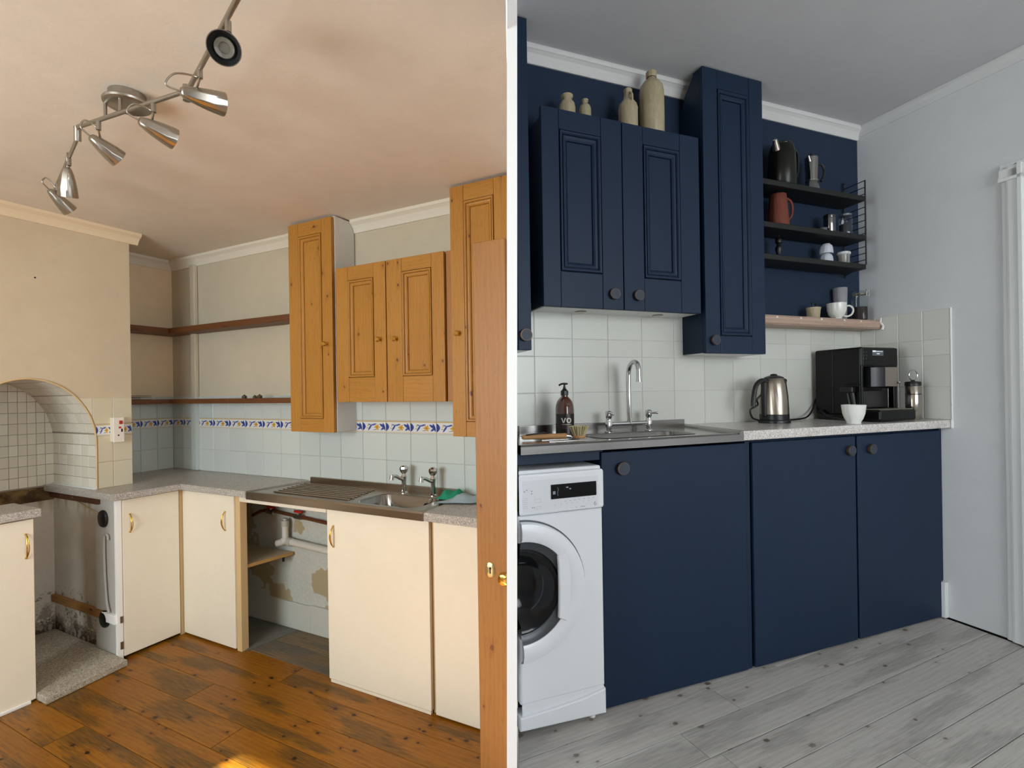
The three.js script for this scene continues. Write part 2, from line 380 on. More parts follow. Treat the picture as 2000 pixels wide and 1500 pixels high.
// ================================================================ LEFT ROOM: shell
const cutL = (w) => 0.506 * w, cutR = (w) => -0.383 * w;   // where each room's planes meet the partition
{
  // floor: boards along the sink wall; the ends meet the partition line
  const floor = struct('L', 'floor', prism([[-3.95, -2.3], [cutL(-2.3), -2.3], [cutL(1.5), 1.5], [-3.95, 1.5]], -0.08, -0.012), M.subfloor);
  const width = 0.146;
  for (let k = 0; ; k++) {
    const w0 = -2.125 + (k - 0) * width, w1 = Math.min(w0 + width - 0.002, 1.3);
    if (w0 > 1.29) break;
    const joints = [-3.83], first = -3.4 + rr(0, 1.6);
    for (let u = first; u < cutL(w1) - 0.5; u += rr(1.3, 2.0)) joints.push(u);
    joints.push(null);
    for (let i = 0; i + 1 < joints.length; i++) {
      const a = joints[i], last = joints[i + 1] === null, e0 = last ? cutL(w0) - 0.004 : joints[i + 1] - 0.002, e1 = last ? cutL(w1) - 0.004 : joints[i + 1] - 0.002;
      const dy = rr(-0.0012, 0), old = w1 < -1.83;
      const g = prism([[a, w0], [e0, w0], [e1, w1], [a, w1]], -0.012, dy, 0.0015);
      part(floor, 'floor_board', shiftUv(g, rr(0, 2.4), rr(0, 0.6)), old ? M.floorOld : M.floorL[Math.floor(rnd() * 2)]);
    }
  }
  struct('L', 'ceiling', prism([[-3.95, -2.3], [cutL(-2.3), -2.3], [cutL(1.5), 1.5], [-3.95, 1.5]], 2.36, 2.9), M.ceilingL);
  // sink wall, tiled to 1.40 m above the left floor
  const wall = struct('L', 'wall_left', prism([[-3.95, -2.137], [cutL(-2.137), -2.137], [cutL(-2.3), -2.3], [-3.95, -2.3]], -0.08, 2.37), M.plasterL);
  const grout = part(wall, 'grout_bed', B(-3.78, 0.88, -2.138, cutL(-2.137) - 0.01, 1.404, -2.1335, 0), M.grout);
  const rows = [[0.898, 1.0425], [1.0435, 1.1895], [1.2565, 1.403]], tw = 0.1651;
  const tall = tileGeo(tw - 0.0022, 0.1445, 0.0035), short = keepUv(new RoundedBoxGeometry(tw - 0.0022, 0.064, 0.004, 1, 0.0015));
  const borderGeo = keepUv(new THREE.PlaneGeometry(tw - 0.0026, 0.0636).translate(0, 0, 0.00205));
  for (let k = -13; k < 4; k++) {
    const u = -1.677 + tw * (k + 0.5);
    if (u > -1.16) continue;
    if (u - tw / 2 < -3.79) {  // cut tile in the corner
      const a = -3.781, b = u + tw / 2 - 0.001;
      for (const [v0, v1] of rows) put(wall, 'tile', tileGeo(b - a, 0.1445, 0.0035), M.tileL[1], [(a + b) / 2, (v0 + v1) / 2, -2.1335]);
      const t = put(wall, 'border_tile', keepUv(new RoundedBoxGeometry(b - a, 0.064, 0.004, 1, 0.0015)), M.tileL[0], [(a + b) / 2, 1.223, -2.1325]);
      const pg = keepUv(new THREE.PlaneGeometry(b - a - 0.001, 0.0636).translate(0, 0, 0.00205)), q = pg.attributes.uv;
      for (let i = 0; i < q.count; i++) q.setX(i, 1 - (1 - q.getX(i)) * (b - a) / tw);
      const pr = shadowed(new THREE.Mesh(pg, M.border)); pr.name = 'painted_face'; t.add(pr);
      continue;
    }
    for (const [v0, v1] of rows) put(wall, 'tile', tall, M.tileL[Math.floor(rnd() * 3)], [u, (v0 + v1) / 2, -2.1335]);
    const t = put(wall, 'border_tile', short, M.tileL[0], [u, 1.223, -2.1325]);
    const pr = shadowed(new THREE.Mesh(borderGeo, M.border)); pr.name = 'painted_face'; t.add(pr);
  }
  // alcove side wall
  const side = struct('L', 'wall_alcove', B(-3.95, -0.08, -2.137, -3.786, 2.37, -1.642, 0), M.alcove);
  part(side, 'grout_bed', B(-3.787, 0.88, -2.13, -3.7835, 1.404, -1.64, 0), M.grout);
  const tallS = tileGeo(0.103, 0.1445, 0.0035), shortS = keepUv(new RoundedBoxGeometry(0.103, 0.064, 0.004, 1, 0.0015)), borderS = keepUv(new THREE.PlaneGeometry(0.102, 0.0636).translate(0, 0, 0.00205));
  for (let k = 0; k < 5; k++) {
    const w = -2.076 + 0.105 * k;
    for (const [v0, v1] of rows) put(side, 'tile', tallS, M.tileL[Math.floor(rnd() * 3)], [-3.7835, (v0 + v1) / 2, w], [0, Math.PI / 2, 0]);
    const t = put(side, 'border_tile', shortS, M.tileL[0], [-3.7825, 1.223, w], [0, Math.PI / 2, 0]);
    const pr = shadowed(new THREE.Mesh(borderS, M.border)); pr.name = 'painted_face'; t.add(pr);
  }
  // boxed-in pipe in the corner of the sink wall
  const box = struct('L', 'trim_1', B(-3.532, 0.9, -2.135, -3.480, 2.30, -2.108, 0.006), M.plasterL, 'painted boxing round a pipe in the alcove corner');
  part(box, 'boxing_tile', B(-3.534, 0.9, -2.134, -3.478, 1.40, -2.1055, 0.002), M.tileL[1]);
  // chimney breast with an arched recess
  const arch = [], ARC = 28;
  for (let k = 0; k <= ARC; k++) { const t = Math.PI * k / ARC; arch.push([-1.181 - 0.286 * Math.cos(t), 1.15 + 0.354 * Math.sin(t)]); }
  const chimney = struct('L', 'wall_chimney', plateWV([[-1.642, -0.08], [-1.467, -0.08], ...arch, [-0.895, -0.08], [-0.72, -0.08], [-0.72, 2.37], [-1.642, 2.37]], -3.82, -3.326), M.chimney);
  struct('L', 'wall_recess', B(-3.95, -0.08, -1.642, -3.82, 2.3, -0.72, 0), M.chimney);
  struct('L', 'wall_far_left', B(-3.95, -0.08, -0.72, -3.786, 2.37, 1.5, 0), M.chimney);
  // mosaic inside the recess: back wall and curved reveal
  const back = part(chimney, 'grout_bed', plateWV([[-1.467, 0.88], ...arch, [-0.895, 0.88]], -3.8205, -3.8165), M.groutDark);
  const mw = 0.0405, mh = 0.0615, inArch = (w, v) => v < 1.15 ? Math.abs(w + 1.181) < 0.285 : ((w + 1.181) / 0.285) ** 2 + ((v - 1.15) / 0.353) ** 2 < 1;
  const mg = tileGeo(mw - 0.0018, mh - 0.0024, 0.003, 0.0008);
  for (let i = 0; i < 14; i++) for (let j = 0; j < 10; j++) {
    const w0 = -1.466 + i * mw, v0 = 0.892 + j * mh, c = [w0 + mw / 2, v0 + mh / 2];
    if (w0 + mw > -0.895) continue;
    const inside = [[w0, v0], [w0 + mw, v0], [w0, v0 + mh], [w0 + mw, v0 + mh]].filter(([w, v]) => inArch(w, v)).length;
    if (!inside) continue;
    if (inside === 4) put(chimney, 'mosaic_tile', mg, M.mosaic[Math.floor(rnd() * 4)], [-3.8165, c[1], c[0]], [0, Math.PI / 2, 0]);
    else {  // cut along the arch
      const poly = [], N = 8;
      for (let k = 0; k <= N; k++) poly.push([w0 + 0.0012 + (mw - 0.0025) * k / N]);
      const top = poly.map(([w]) => [w, Math.min(v0 + mh - 0.0018, Math.abs(w + 1.181) < 0.285 ? 1.15 + 0.353 * Math.sqrt(1 - ((w + 1.181) / 0.285) ** 2) : 0)]).filter(([, v]) => v > v0 + 0.006);
      if (top.length < 2) continue;
      part(chimney, 'mosaic_tile', plateWV([[top[0][0], v0 + 0.0018], ...top, [top.at(-1)[0], v0 + 0.0018]], -3.8165, -3.8135), M.mosaic[Math.floor(rnd() * 4)]);
    }
  }
  // reveal: rings of tiles that follow the right-hand jamb and the arch
  const along = [];   // arc length from the sill up the right jamb and over the arch
  for (let v = 0.892; v < 1.15; v += 0.01) along.push([-1.467, v]);
  along.push(...arch);
  const len = [0]; for (let k = 1; k < along.length; k++) len.push(len[k - 1] + Math.hypot(along[k][0] - along[k - 1][0], along[k][1] - along[k - 1][1]));
  const at = (s) => { let k = 1; while (k < len.length - 1 && len[k] < s) k++; const f = (s - len[k - 1]) / (len[k] - len[k - 1]), a = along[k - 1], b = along[k]; return { p: [a[0] + (b[0] - a[0]) * f, a[1] + (b[1] - a[1]) * f], t: Math.atan2(b[1] - a[1], b[0] - a[0]) }; };
  const rg = tileGeo(0.0825 - 0.0024, mh - 0.0028, 0.003, 0.0008);
  const strip = [];
  for (let k = 0; k < along.length; k++) strip.push(along[k]);
  part(chimney, 'grout_bed', plain(loft([strip.map(([w, v]) => [-3.82, v, w + (w < -1.181 ? 0.001 : -0.001)]), strip.map(([w, v]) => [-3.328, v, w + (w < -1.181 ? 0.001 : -0.001)])], { closed: false })), M.groutDark);
  for (let j = 0; (j + 1) * mh < len.at(-1) * 0.72; j++) {
    const { p, t } = at((j + 0.5) * mh);
    for (let i = 0; i < 6; i++) {
      const m = put(chimney, 'mosaic_tile', rg, M.mosaic[Math.floor(rnd() * 4)], [-3.78 + 0.0825 * i, p[1], p[0]]);
      const X = new THREE.Vector3(1, 0, 0), Y = new THREE.Vector3(0, Math.sin(t), Math.cos(t)), Z = new THREE.Vector3().crossVectors(X, Y);
      m.quaternion.setFromRotationMatrix(new THREE.Matrix4().makeBasis(X, Y, Z));
    }
  }
  part(chimney, 'arch_edging', tube([[-1.467, 0.9], ...arch.slice(0, 24)].map(([w, v]) => [-3.322, v, w + 0.003]), 0.0045, 60, 8), M.creamEdge);
  part(chimney, 'mosaic_sill', B(-3.82, 0.886, -1.4665, -3.326, 0.904, -1.452, 0.004), M.white);
  // square tiles on the chimney pier, cut by the arch
  const pier = (w0, w1, v0, v1, m) => {
    const pts = [[w0 + 0.001, v0 + 0.001]], N = 10, edge = (w) => w > -1.181 - 0.286 && w < -0.9 ? 1.15 + 0.354 * Math.sqrt(Math.max(0, 1 - ((w + 1.181) / 0.286) ** 2)) + 0.006 : 0;
    const cutW = (v) => v <= 1.15 ? -1.467 - 0.004 : -1.181 - 0.286 * Math.sqrt(Math.max(0, 1 - ((v - 1.15) / 0.354) ** 2)) - 0.005;
    const right = [];
    for (let k = 0; k <= N; k++) { const v = v0 + 0.001 + (v1 - v0 - 0.002) * k / N; right.push([Math.min(w1 - 0.001, cutW(v)), v]); }
    part(chimney, 'tile', plateWV([...pts, ...right.filter(([w]) => w > w0 + 0.002), [w0 + 0.001, v1 - 0.001]], -3.3265, -3.3215, 0.001), m);
  };
  for (const [v0, v1] of [[0.898, 1.043], [1.043, 1.19], [1.256, 1.403]]) {
    pier(-1.642, -1.545, v0, v1, M.tileCream[0]); pier(-1.545, -1.448, v0, v1, M.tileCream[1]);
    if (v0 > 1.2) pier(-1.448, -1.351, v0, v1, M.tileCream[2]);
  }
  for (const [w0, w1, h] of [[-1.642, -1.545, 0], [-1.545, -1.462, 1]]) {
    const t = part(chimney, 'border_tile', B(-3.3265, 1.191, w0 + 0.001, -3.3215, 1.255, w1 - 0.001, 0.001), M.tileCream[1]);
    put(t, 'painted_face', keepUv(new THREE.PlaneGeometry(w1 - w0 - 0.003, 0.063)), M.border, [-3.3214, 1.223, (w0 + w1) / 2], [0, Math.PI / 2, 0]);
  }
  part(chimney, 'nail_hole', rod([-3.3262, 2.02, -1.213], [-3.3245, 2.02, -1.213], 0.004), M.dark);
  // lining of the cooker recess below the worktop
  const lining = part(chimney, 'recess_back', B(-3.82, 0.0, -1.467, -3.814, 0.886, -0.9, 0), M.recess);
  part(chimney, 'recess_side', B(-3.82, 0.0, -1.468, -3.327, 0.886, -1.461, 0), M.recess);
  part(chimney, 'soot_ledge', B(-3.8139, 0.805, -1.461, -3.802, 0.886, -0.9, 0.004), mat({ map: texture(256, 128, (x, y) => mix([128, 104, 62], [58, 42, 24], clamp(n2(x * 14, y * 5, 14, 5) * 1.3 - 0.2 + 0.5 * (n3(x * 70, y * 40, 70, 40) - 0.5))), { metres: [0.5, 0.12] }), roughness: 0.95 }));
  // cornices
  const profile = [[0, 0], [0.008, 0], [0.011, 0.008], [0.016, 0.020], [0.026, 0.036], [0.040, 0.047], [0.044, 0.049], [0.044, 0.066], [0, 0.066]];
  const cor1 = struct('L', 'trim_2', plain(loft([-3.786, -2.06].map((u) => profile.map(([d, h]) => [u, 2.295 + h, -2.137 + d])), { capLast: true })), M.corniceL, 'moulded ceiling cornice over the sink wall');
  part(cor1, 'cornice_run', plain(loft([-2.047, -1.0].map((u) => profile.map(([d, h]) => [u, 2.295 + h, -2.137 + d])), { capLast: true, capFirst: true })), M.corniceL);
  struct('L', 'trim_3', plain(loft([-2.137, -1.642].map((w) => profile.map(([d, h]) => [-3.786 + d, 2.295 + h, w])), {})), M.corniceL, 'moulded cornice on the alcove side wall');
  struct('L', 'trim_4', plain(loft([-1.684, -0.7].map((w) => profile.map(([d, h]) => [-3.326 + d * 1.2, 2.300 + h * 0.92, w])), { capFirst: true, capLast: true })), mat({ color: 0xe8d2b2, roughness: 0.75 }), 'moulded cornice on the chimney breast');
  // back wall with its window opening, behind the camera
  const wa = -2.5, wb = -1.1;
  struct('L', 'wall_back_left', J(B(-3.95, -0.08, 1.3, wa, 2.4, 1.5, 0), B(wb, -0.08, 1.3, 0.655, 2.4, 1.5, 0), B(wa, -0.08, 1.3, wb, 0.85, 1.5, 0), B(wa, 2.05, 1.3, wb, 2.4, 1.5, 0)), M.chimney);
  struct('L', 'window_1', J(B(wa, 0.85, 1.40, wa + 0.05, 2.05, 1.45, 0), B(wb - 0.05, 0.85, 1.40, wb, 2.05, 1.45, 0), B(wa, 0.85, 1.40, wb, 0.90, 1.45, 0), B(wa, 2.0, 1.40, wb, 2.05, 1.45, 0), B((wa + wb) / 2 - 0.015, 0.85, 1.40, (wa + wb) / 2 + 0.015, 2.05, 1.45, 0)), M.white, 'white window frame behind the camera');
}

// ================================================================ LEFT ROOM: fitted things
// panelled door: two stiles, two rails, moulding and sunk panel
function panelDoor(t, r0, { u0, u1, v0, v1, w, thick = 0.02, pu0, pu1, pv0, pv1, mould, knob, woodV, woodH, mouldMat, knobMaker, label }) {
  const d = sub(t, 'door', label), w0 = w - thick, g = 0.0008;
  const sh = (geo) => shiftUv(geo, rr(0, 1.8), rr(0, 1.8));
  part(d, 'stile', sh(B(u0, v0, w0, pu0 - g, v1, w, 0.002)), woodV);
  part(d, 'stile', sh(B(pu1 + g, v0, w0, u1, v1, w, 0.002)), woodV);
  part(d, 'rail', sh(B(pu0, v0, w0, pu1, pv0 - g, w - 0.0006, 0.002)), woodH);
  part(d, 'rail', sh(B(pu0, pv1 + g, w0, pu1, v1, w - 0.0006, 0.002)), woodH);
  const k = mould.at(-1)[0] - 0.0004;
  part(d, 'panel', sh(B(pu0 + k, pv0 + k, w0 + 0.002, pu1 - k, pv1 - k, w - 0.013, 0)), woodV);
  part(d, 'moulding', moulding(pu0, pv0, pu1, pv1, w - 0.013, mould), mouldMat ?? woodV);
  if (knob) knobMaker(d, knob[0], knob[1], w);
  return d;
}
const brassKnob = (d, u, v, w) => {
  const g = lathe([[0, 0], [0.009, 0], [0.009, 0.002], [0.0045, 0.004], [0.0045, 0.009], [0.010, 0.013], [0.0128, 0.018], [0.0125, 0.023], [0.009, 0.028], [0, 0.030]], [0, 0, 0], 24);
  part(d, 'knob', g.rotateX(Math.PI / 2).translate(u, v, w), M.brass, 'small round brass knob');
};
const ogee = (s) => [[0, 0.013], [0.0004, 0.005], [0.0024, 0.005], [0.0028, 0.0152], [0.0085, 0.0146], [0.0115, 0.0100], [0.0119, 0.0045], [0.0141, 0.0045], [0.0145, 0.0095], [0.022, 0.0080], [0.027, 0.0035], [0.0274, -0.0035], [0.0296, -0.0035], [0.0300, 0.0]].map(([d, h]) => [d * s, h]);
const pineMould = ogee(1.05);
const pine = { woodV: M.pine, woodH: M.pineH, mould: pineMould, knobMaker: brassKnob };
{
  const a = thing('L', 'wall_cabinet', 'tall narrow pine wall cabinet left of the pine double cabinet, its white side showing', 'cabinet', [-2.21, 1.2, -2.045]);
  part(a, 'carcass', B(-2.372, 1.203, -2.132, -2.049, 2.352, -1.988, 0.001), M.white, 'white painted carcass');
  panelDoor(a, 'L', { u0: -2.377, u1: -2.051, v0: 1.199, v1: 2.343, w: -1.965, pu0: -2.300, pu1: -2.125, pv0: 1.272, pv1: 2.268, knob: [-2.092, 1.669], ...pine });
  const b = thing('L', 'wall_cabinet', 'pine double wall cabinet with two panelled doors and two brass knobs above the sink', 'cabinet', [-1.68, 1.36, -2.045]);
  part(b, 'carcass', B(-2.018, 1.363, -2.132, -1.342, 2.055, -1.99, 0.001), M.pineEdge);
  panelDoor(b, 'L', { u0: -2.023, u1: -1.690, v0: 1.360, v1: 2.061, w: -1.965, pu0: -1.940, pu1: -1.767, pv0: 1.487, pv1: 1.988, knob: [-1.728, 1.671], ...pine, label: 'left door' });
  panelDoor(b, 'L', { u0: -1.684, u1: -1.341, v0: 1.360, v1: 2.061, w: -1.965, pu0: -1.588, pu1: -1.412, pv0: 1.485, pv1: 1.994, knob: [-1.626, 1.668], ...pine, label: 'right door' });
  part(b, 'filler_strip', shiftUv(B(-1.334, 1.360, -2.0, -1.306, 2.061, -1.975, 0.001), 0.4, 0.9), M.pineDoor, 'reddish filler strip');
  const c = thing('L', 'wall_cabinet', 'tall pine wall cabinet at the right end, partly behind the open pine door', 'cabinet', [-1.15, 1.2, -2.045]);
  part(c, 'carcass', B(-1.298, 1.203, -2.132, -1.02, 2.352, -1.988, 0.001), M.white);
  panelDoor(c, 'L', { u0: -1.302, u1: -1.000, v0: 1.199, v1: 2.346, w: -1.965, pu0: -1.229, pu1: -1.072, pv0: 1.268, pv1: 2.272, knob: [-1.264, 1.671], ...pine });

  // open shelves in the alcove
  for (const [v0, v1, nm] of [[1.829, 1.866, 'upper'], [1.356, 1.386, 'lower']]) {
    single('L', 'wall_shelf', `${nm} dark wooden shelf board running along the back wall of the alcove`, 'shelf', [-3.0, v0, -2.07], B(-3.785, v0, -2.131, -2.380, v1, -2.012, 0.003), M.shelfWood);
    single('L', 'wall_shelf', `short ${nm} dark wooden shelf board on the alcove side wall beside the chimney breast`, 'shelf', [-3.7, v0, -1.84], B(-3.784, v0 + 0.0005, -2.010, -3.602, v1 - 0.0005, -1.646, 0.003), M.shelfWood);
  }
  // wire rack and three small dark things left on the lower shelf
  const rack = thing('L', 'wire_rack', 'small dark wire rack lying on the lower shelf beside the chimney breast', 'rack', [-3.69, 1.387, -1.79]);
  const rods = [];
  for (let k = 0; k < 7; k++) rods.push(rod([-3.77 + k * 0.026, 1.402, -1.90], [-3.77 + k * 0.026, 1.402, -1.68], 0.0016, 0.0016, 6));
  part(rack, 'wires', J(rods), M.blackMetal);
  part(rack, 'rim', J([1.389, 1.412].map((v) => tube([[-3.775, v, -1.905], [-3.61, v, -1.905], [-3.61, v, -1.68], [-3.775, v, -1.68], [-3.775, v, -1.905]], 0.0028, 40, 6, false))), M.nickel);
  for (const [u, s, l] of [[-2.862, 1.1, 'small brown turned finial lying leftmost on the lower shelf'], [-2.765, 0.9, 'small brown turned finial in the middle of the three on the lower shelf'], [-2.722, 1.15, 'small brown turned finial nearest the tall pine cabinet on the lower shelf']]) {
    const k = thing('L', 'turned_finial', l, 'knob', [u, 1.387, -2.03]);
    part(k, 'head', lathe([[0, 0], [0.012 * s, 0], [0.014 * s, 0.006], [0.012 * s, 0.013 * s], [0.006, 0.016 * s], [0.004, 0.02 * s], [0, 0.021 * s]], [u, 1.3865, -2.03], 16), mat({ color: 0x4a3c22, roughness: 0.5 }));
    part(k, 'screw', rod([u + 0.005, 1.396, -2.03], [u + 0.024, 1.393, -2.028], 0.002, 0.0015, 8), M.nickel);
  }
  // twin switch on the chimney pier
  const sw = thing('L', 'cooker_switch', 'white cooker switch plate with red rocker on the tiled chimney pier', 'switch', [-3.32, 1.15, -1.553]);
  part(sw, 'back_box', B(-3.3225, 1.152, -1.580, -3.288, 1.29, -1.530, 0.003), mat({ color: 0xe9dfcc, roughness: 0.45 }));
  part(sw, 'face_plate', B(-3.288, 1.150, -1.582, -3.279, 1.292, -1.528, 0.003), mat({ color: 0xece4d6, roughness: 0.4 }));
  part(sw, 'red_rocker', B(-3.280, 1.252, -1.572, -3.275, 1.272, -1.556, 0.001), M.red);
  part(sw, 'socket_hole', J(B(-3.280, 1.208, -1.573, -3.2785, 1.226, -1.565, 0), B(-3.280, 1.186, -1.556, -3.2785, 1.194, -1.548, 0)), M.dark);
  part(sw, 'neon', B(-3.280, 1.228, -1.565, -3.277, 1.238, -1.553, 0.001), M.red);

  // worktops
  single('L', 'worktop', 'speckled grey laminate worktop turning the corner from the cooker recess to the sink', 'worktop', [-3.2, 0.862, -1.8], prism([[-3.783, -2.131], [-2.442, -2.131], [-2.478, -1.752], [-3.05, -1.752], [-3.05, -1.412], [-3.812, -1.412], [-3.812, -1.4605], [-3.319, -1.4605], [-3.319, -1.640], [-3.783, -1.640]], 0.861, 0.897, 0.004), M.laminateL);
  single('L', 'worktop', 'short speckled laminate worktop end left of the cooker recess', 'worktop', [-3.3, 0.853, -0.85], B(-3.318, 0.853, -1.117, -3.03, 0.892, -0.45, 0.004), M.laminateL);
  single('L', 'worktop', 'speckled laminate worktop right of the sink under the cloths', 'worktop', [-1.15, 0.853, -1.93], prism([[-1.352, -2.131], [cutL(-2.131) - 0.005, -2.131], [cutL(-1.762) - 0.005, -1.762], [-1.330, -1.762]], 0.852, 0.890, 0.004), M.laminateL);
}
// small bow handles
function bowHandle(d, u, v0, v1, w, axis = 'w') {
  const out = (s, k) => axis === 'w' ? [u + k, v0 + (v1 - v0) * s, w + 0.002 + 0.022 * Math.sin(Math.PI * s) ** 0.7] : [w + 0.002 + 0.022 * Math.sin(Math.PI * s) ** 0.7, v0 + (v1 - v0) * s, u + k];
  const pts = (k) => [0, 0.12, 0.3, 0.5, 0.7, 0.88, 1].map((s) => out(s, k * Math.sin(Math.PI * s)));
  const foot = (s) => { const p = out(s, 0); const q = axis === 'w' ? [p[0], p[1], w] : [w, p[1], p[2]]; return rod(q, p, 0.005, 0.004, 10); };
  part(d, 'handle', J(tube(pts(0.004), 0.003, 20, 8), tube(pts(-0.004), 0.0022, 20, 8), foot(0.02), foot(0.98)), M.brass, 'thin bowed brass handle');
}
{
  const cream = M.cream;
  const c1 = thing('L', 'base_cabinet', 'cream base cabinet door left of the cooker recess, cut by the picture edge', 'cabinet', [-3.2, 0, -0.8]);
  part(c1, 'side_panel', B(-3.318, 0.0, -1.092, -3.075, 0.852, -1.076, 0.001), M.greyPanel);
  const d1 = part(c1, 'door', B(-3.073, 0.010, -1.096, -3.055, 0.846, -0.62, 0.003), cream);
  bowHandle(d1, -1.067, 0.668, 0.782, -3.055, 'u');
  part(c1, 'plinth', B(-3.06, 0.0, -1.075, -3.048, 0.012, -0.6, 0.001), M.creamWhite);

  const c2 = thing('L', 'base_cabinet', 'cream corner base cabinet facing right, its open grey side towards the cooker recess', 'cabinet', [-3.2, 0, -1.6]);
  part(c2, 'side_panel', B(-3.326, 0.0, -1.4745, -3.118, 0.858, -1.452, 0.001), M.greyPanel, 'bare grey side panel');
  part(c2, 'edge_strip', B(-3.118, 0.0, -1.4745, -3.098, 0.858, -1.448, 0.001), M.creamWhite, 'cream white front edge');
  part(c2, 'hinge', B(-3.0975, 0.20, -1.4725, -3.094, 0.235, -1.459, 0.001), M.nickel);
  part(c2, 'hinge', B(-3.0975, 0.06, -1.4725, -3.094, 0.10, -1.459, 0.001), M.nickel);
  const d2 = part(c2, 'door', B(-3.116, 0.016, -1.770, -3.098, 0.852, -1.4775, 0.003), cream);
  bowHandle(d2, -1.513, 0.672, 0.772, -3.098, 'u');
  part(c2, 'corner_strip', B(-3.125, 0.0, -1.800, -3.104, 0.858, -1.775, 0.002), M.creamEdge);

  const c3 = thing('L', 'base_cabinet', 'cream base cabinet in the inner corner, left of the open bay with pipes', 'cabinet', [-2.85, 0, -1.95]);
  const d3 = part(c3, 'door', B(-3.098, 0.012, -1.808, -2.630, 0.850, -1.790, 0.003), M.cream);
  bowHandle(d3, -2.700, 0.655, 0.762, -1.790);
  part(c3, 'front_post', B(-2.627, 0.0, -1.84, -2.588, 0.858, -1.798, 0.002), M.creamEdge, 'worn cream end post');

  const c4 = thing('L', 'sink_cabinet', 'bright cream sink base with an open bay left of its door', 'cabinet', [-1.95, 0, -1.95]);
  part(c4, 'front_rail', B(-2.588, 0.824, -1.815, -1.936, 0.853, -1.795, 0.002), M.cream);
  const d4 = part(c4, 'door', B(-1.934, 0.016, -1.818, -1.326, 0.846, -1.798, 0.003), M.cream);
  bowHandle(d4, -1.889, 0.662, 0.766, -1.798);
  part(c4, 'side_panel', B(-1.95, 0.0, -2.10, -1.936, 0.85, -1.82, 0), M.greyPanel);
  part(c4, 'side_panel', B(-1.330, 0.0, -2.10, -1.316, 0.845, -1.822, 0), M.creamEdge);
  part(c4, 'plinth', B(-1.925, 0.0, -1.815, -1.33, 0.014, -1.800, 0.001), M.cream);
  const c5 = thing('L', 'base_cabinet', 'bright cream base cabinet at the right, next to the open pine door', 'cabinet', [-1.15, 0, -1.95]);
  part(c5, 'door', B(-1.304, 0.008, -1.816, -0.962, 0.842, -1.800, 0.003), M.cream);
  part(c5, 'side_panel', B(-1.308, 0, -2.1, -1.296, 0.845, -1.82, 0), M.creamEdge);

  // open bay: plaster, skirting, pipes, loose shelf, lino
  const wl = struct('L', 'wall_bay', B(-3.78, 0.0, -2.136, -1.94, 0.85, -2.126, 0), M.recessClean);
  struct('L', 'baseboard_left', J(B(-3.78, 0.0, -2.128, -2.42, 0.158, -2.112, 0.004), B(-2.4205, 0.0, -2.128, -1.95, 0.165, -2.112, 0.004)), mat({ color: 0xc6c6ba, roughness: 0.8 }));
  const waste = thing('L', 'waste_pipe', 'white plastic waste pipe with an upright trap in the open bay', 'pipe', [-2.45, 0.5, -2.085]);
  part(waste, 'pipe', tube([[-2.60, 0.535, -2.085], [-2.3, 0.520, -2.085], [-1.95, 0.505, -2.085]], 0.021, 20, 14), M.pipeWhite);
  part(waste, 'upright', rod([-2.585, 0.53, -2.085], [-2.585, 0.625, -2.085], 0.019, 0.019), M.pipeWhite);
  part(waste, 'elbow', J(ball(0.025, [-2.590, 0.535, -2.085]), rod([-2.59, 0.53, -2.085], [-2.64, 0.515, -2.07], 0.02, 0.02)), M.pipeWhite);
  part(waste, 'collar', J(rod([-2.585, 0.622, -2.085], [-2.585, 0.655, -2.085], 0.024, 0.022), rod([-2.585, 0.655, -2.085], [-2.585, 0.668, -2.085], 0.013, 0.013), rod([-2.56, 0.531, -2.085], [-2.53, 0.53, -2.085], 0.025, 0.025)), mat({ color: 0xb9b2a4, roughness: 0.4 }));
  const cp = thing('L', 'water_pipe', 'brown copper water pipe with red stopcock handles high in the open bay', 'pipe', [-2.4, 0.66, -2.1]);
  part(cp, 'pipe', tube([[-2.88, 0.655, -2.085], [-2.80, 0.69, -2.10], [-2.5, 0.683, -2.10], [-1.95, 0.645, -2.10]], 0.010, 40, 10), M.copper);
  for (const [u, v] of [[-2.73, 0.69], [-2.49, 0.683]]) {
    part(cp, 'valve', J(rod([u - 0.03, v, -2.10], [u + 0.03, v - 0.002, -2.10], 0.015, 0.015), rod([u, v, -2.10], [u, v + 0.025, -2.10], 0.008, 0.008)), M.nickel);
    part(cp, 'lever', B(u - 0.03, v + 0.022, -2.108, u + 0.035, v + 0.036, -2.09, 0.004), M.red, 'red lever');
  }
  const ls = thing('L', 'loose_shelf', 'loose pale chipboard shelf inside the open bay below the pipes', 'shelf', [-2.5, 0.44, -1.95]);
  part(ls, 'board', prism([[-3.08, -2.11], [-2.555, -2.11], [-2.598, -1.832], [-3.08, -1.832]], 0.448, 0.464, 0.001), mat({ color: 0xb7a688, roughness: 0.8 }));
  part(ls, 'lipping', prism([[-2.5555, -2.11], [-2.5515, -2.11], [-2.5945, -1.832], [-2.5985, -1.832]], 0.447, 0.465), mat({ color: 0xb98f50, roughness: 0.7 }));
  part(ls, 'bracket', rod([-2.575, 0.447, -2.06], [-2.575, 0.418, -2.06], 0.008, 0.006), M.blackPlastic);
  single('L', 'lino_sheet', 'dull grey lino offcut on the floor of the open bay', 'lino', [-2.6, 0, -1.95], prism([[-3.6, -2.105], [-2.515, -2.105], [-2.572, -1.822], [-3.6, -1.822]], 0.001, 0.005), mat({ map: texture(128, 128, mottled([112, 110, 102], 14), { metres: [0.5, 0.5] }), roughness: 0.85 }));

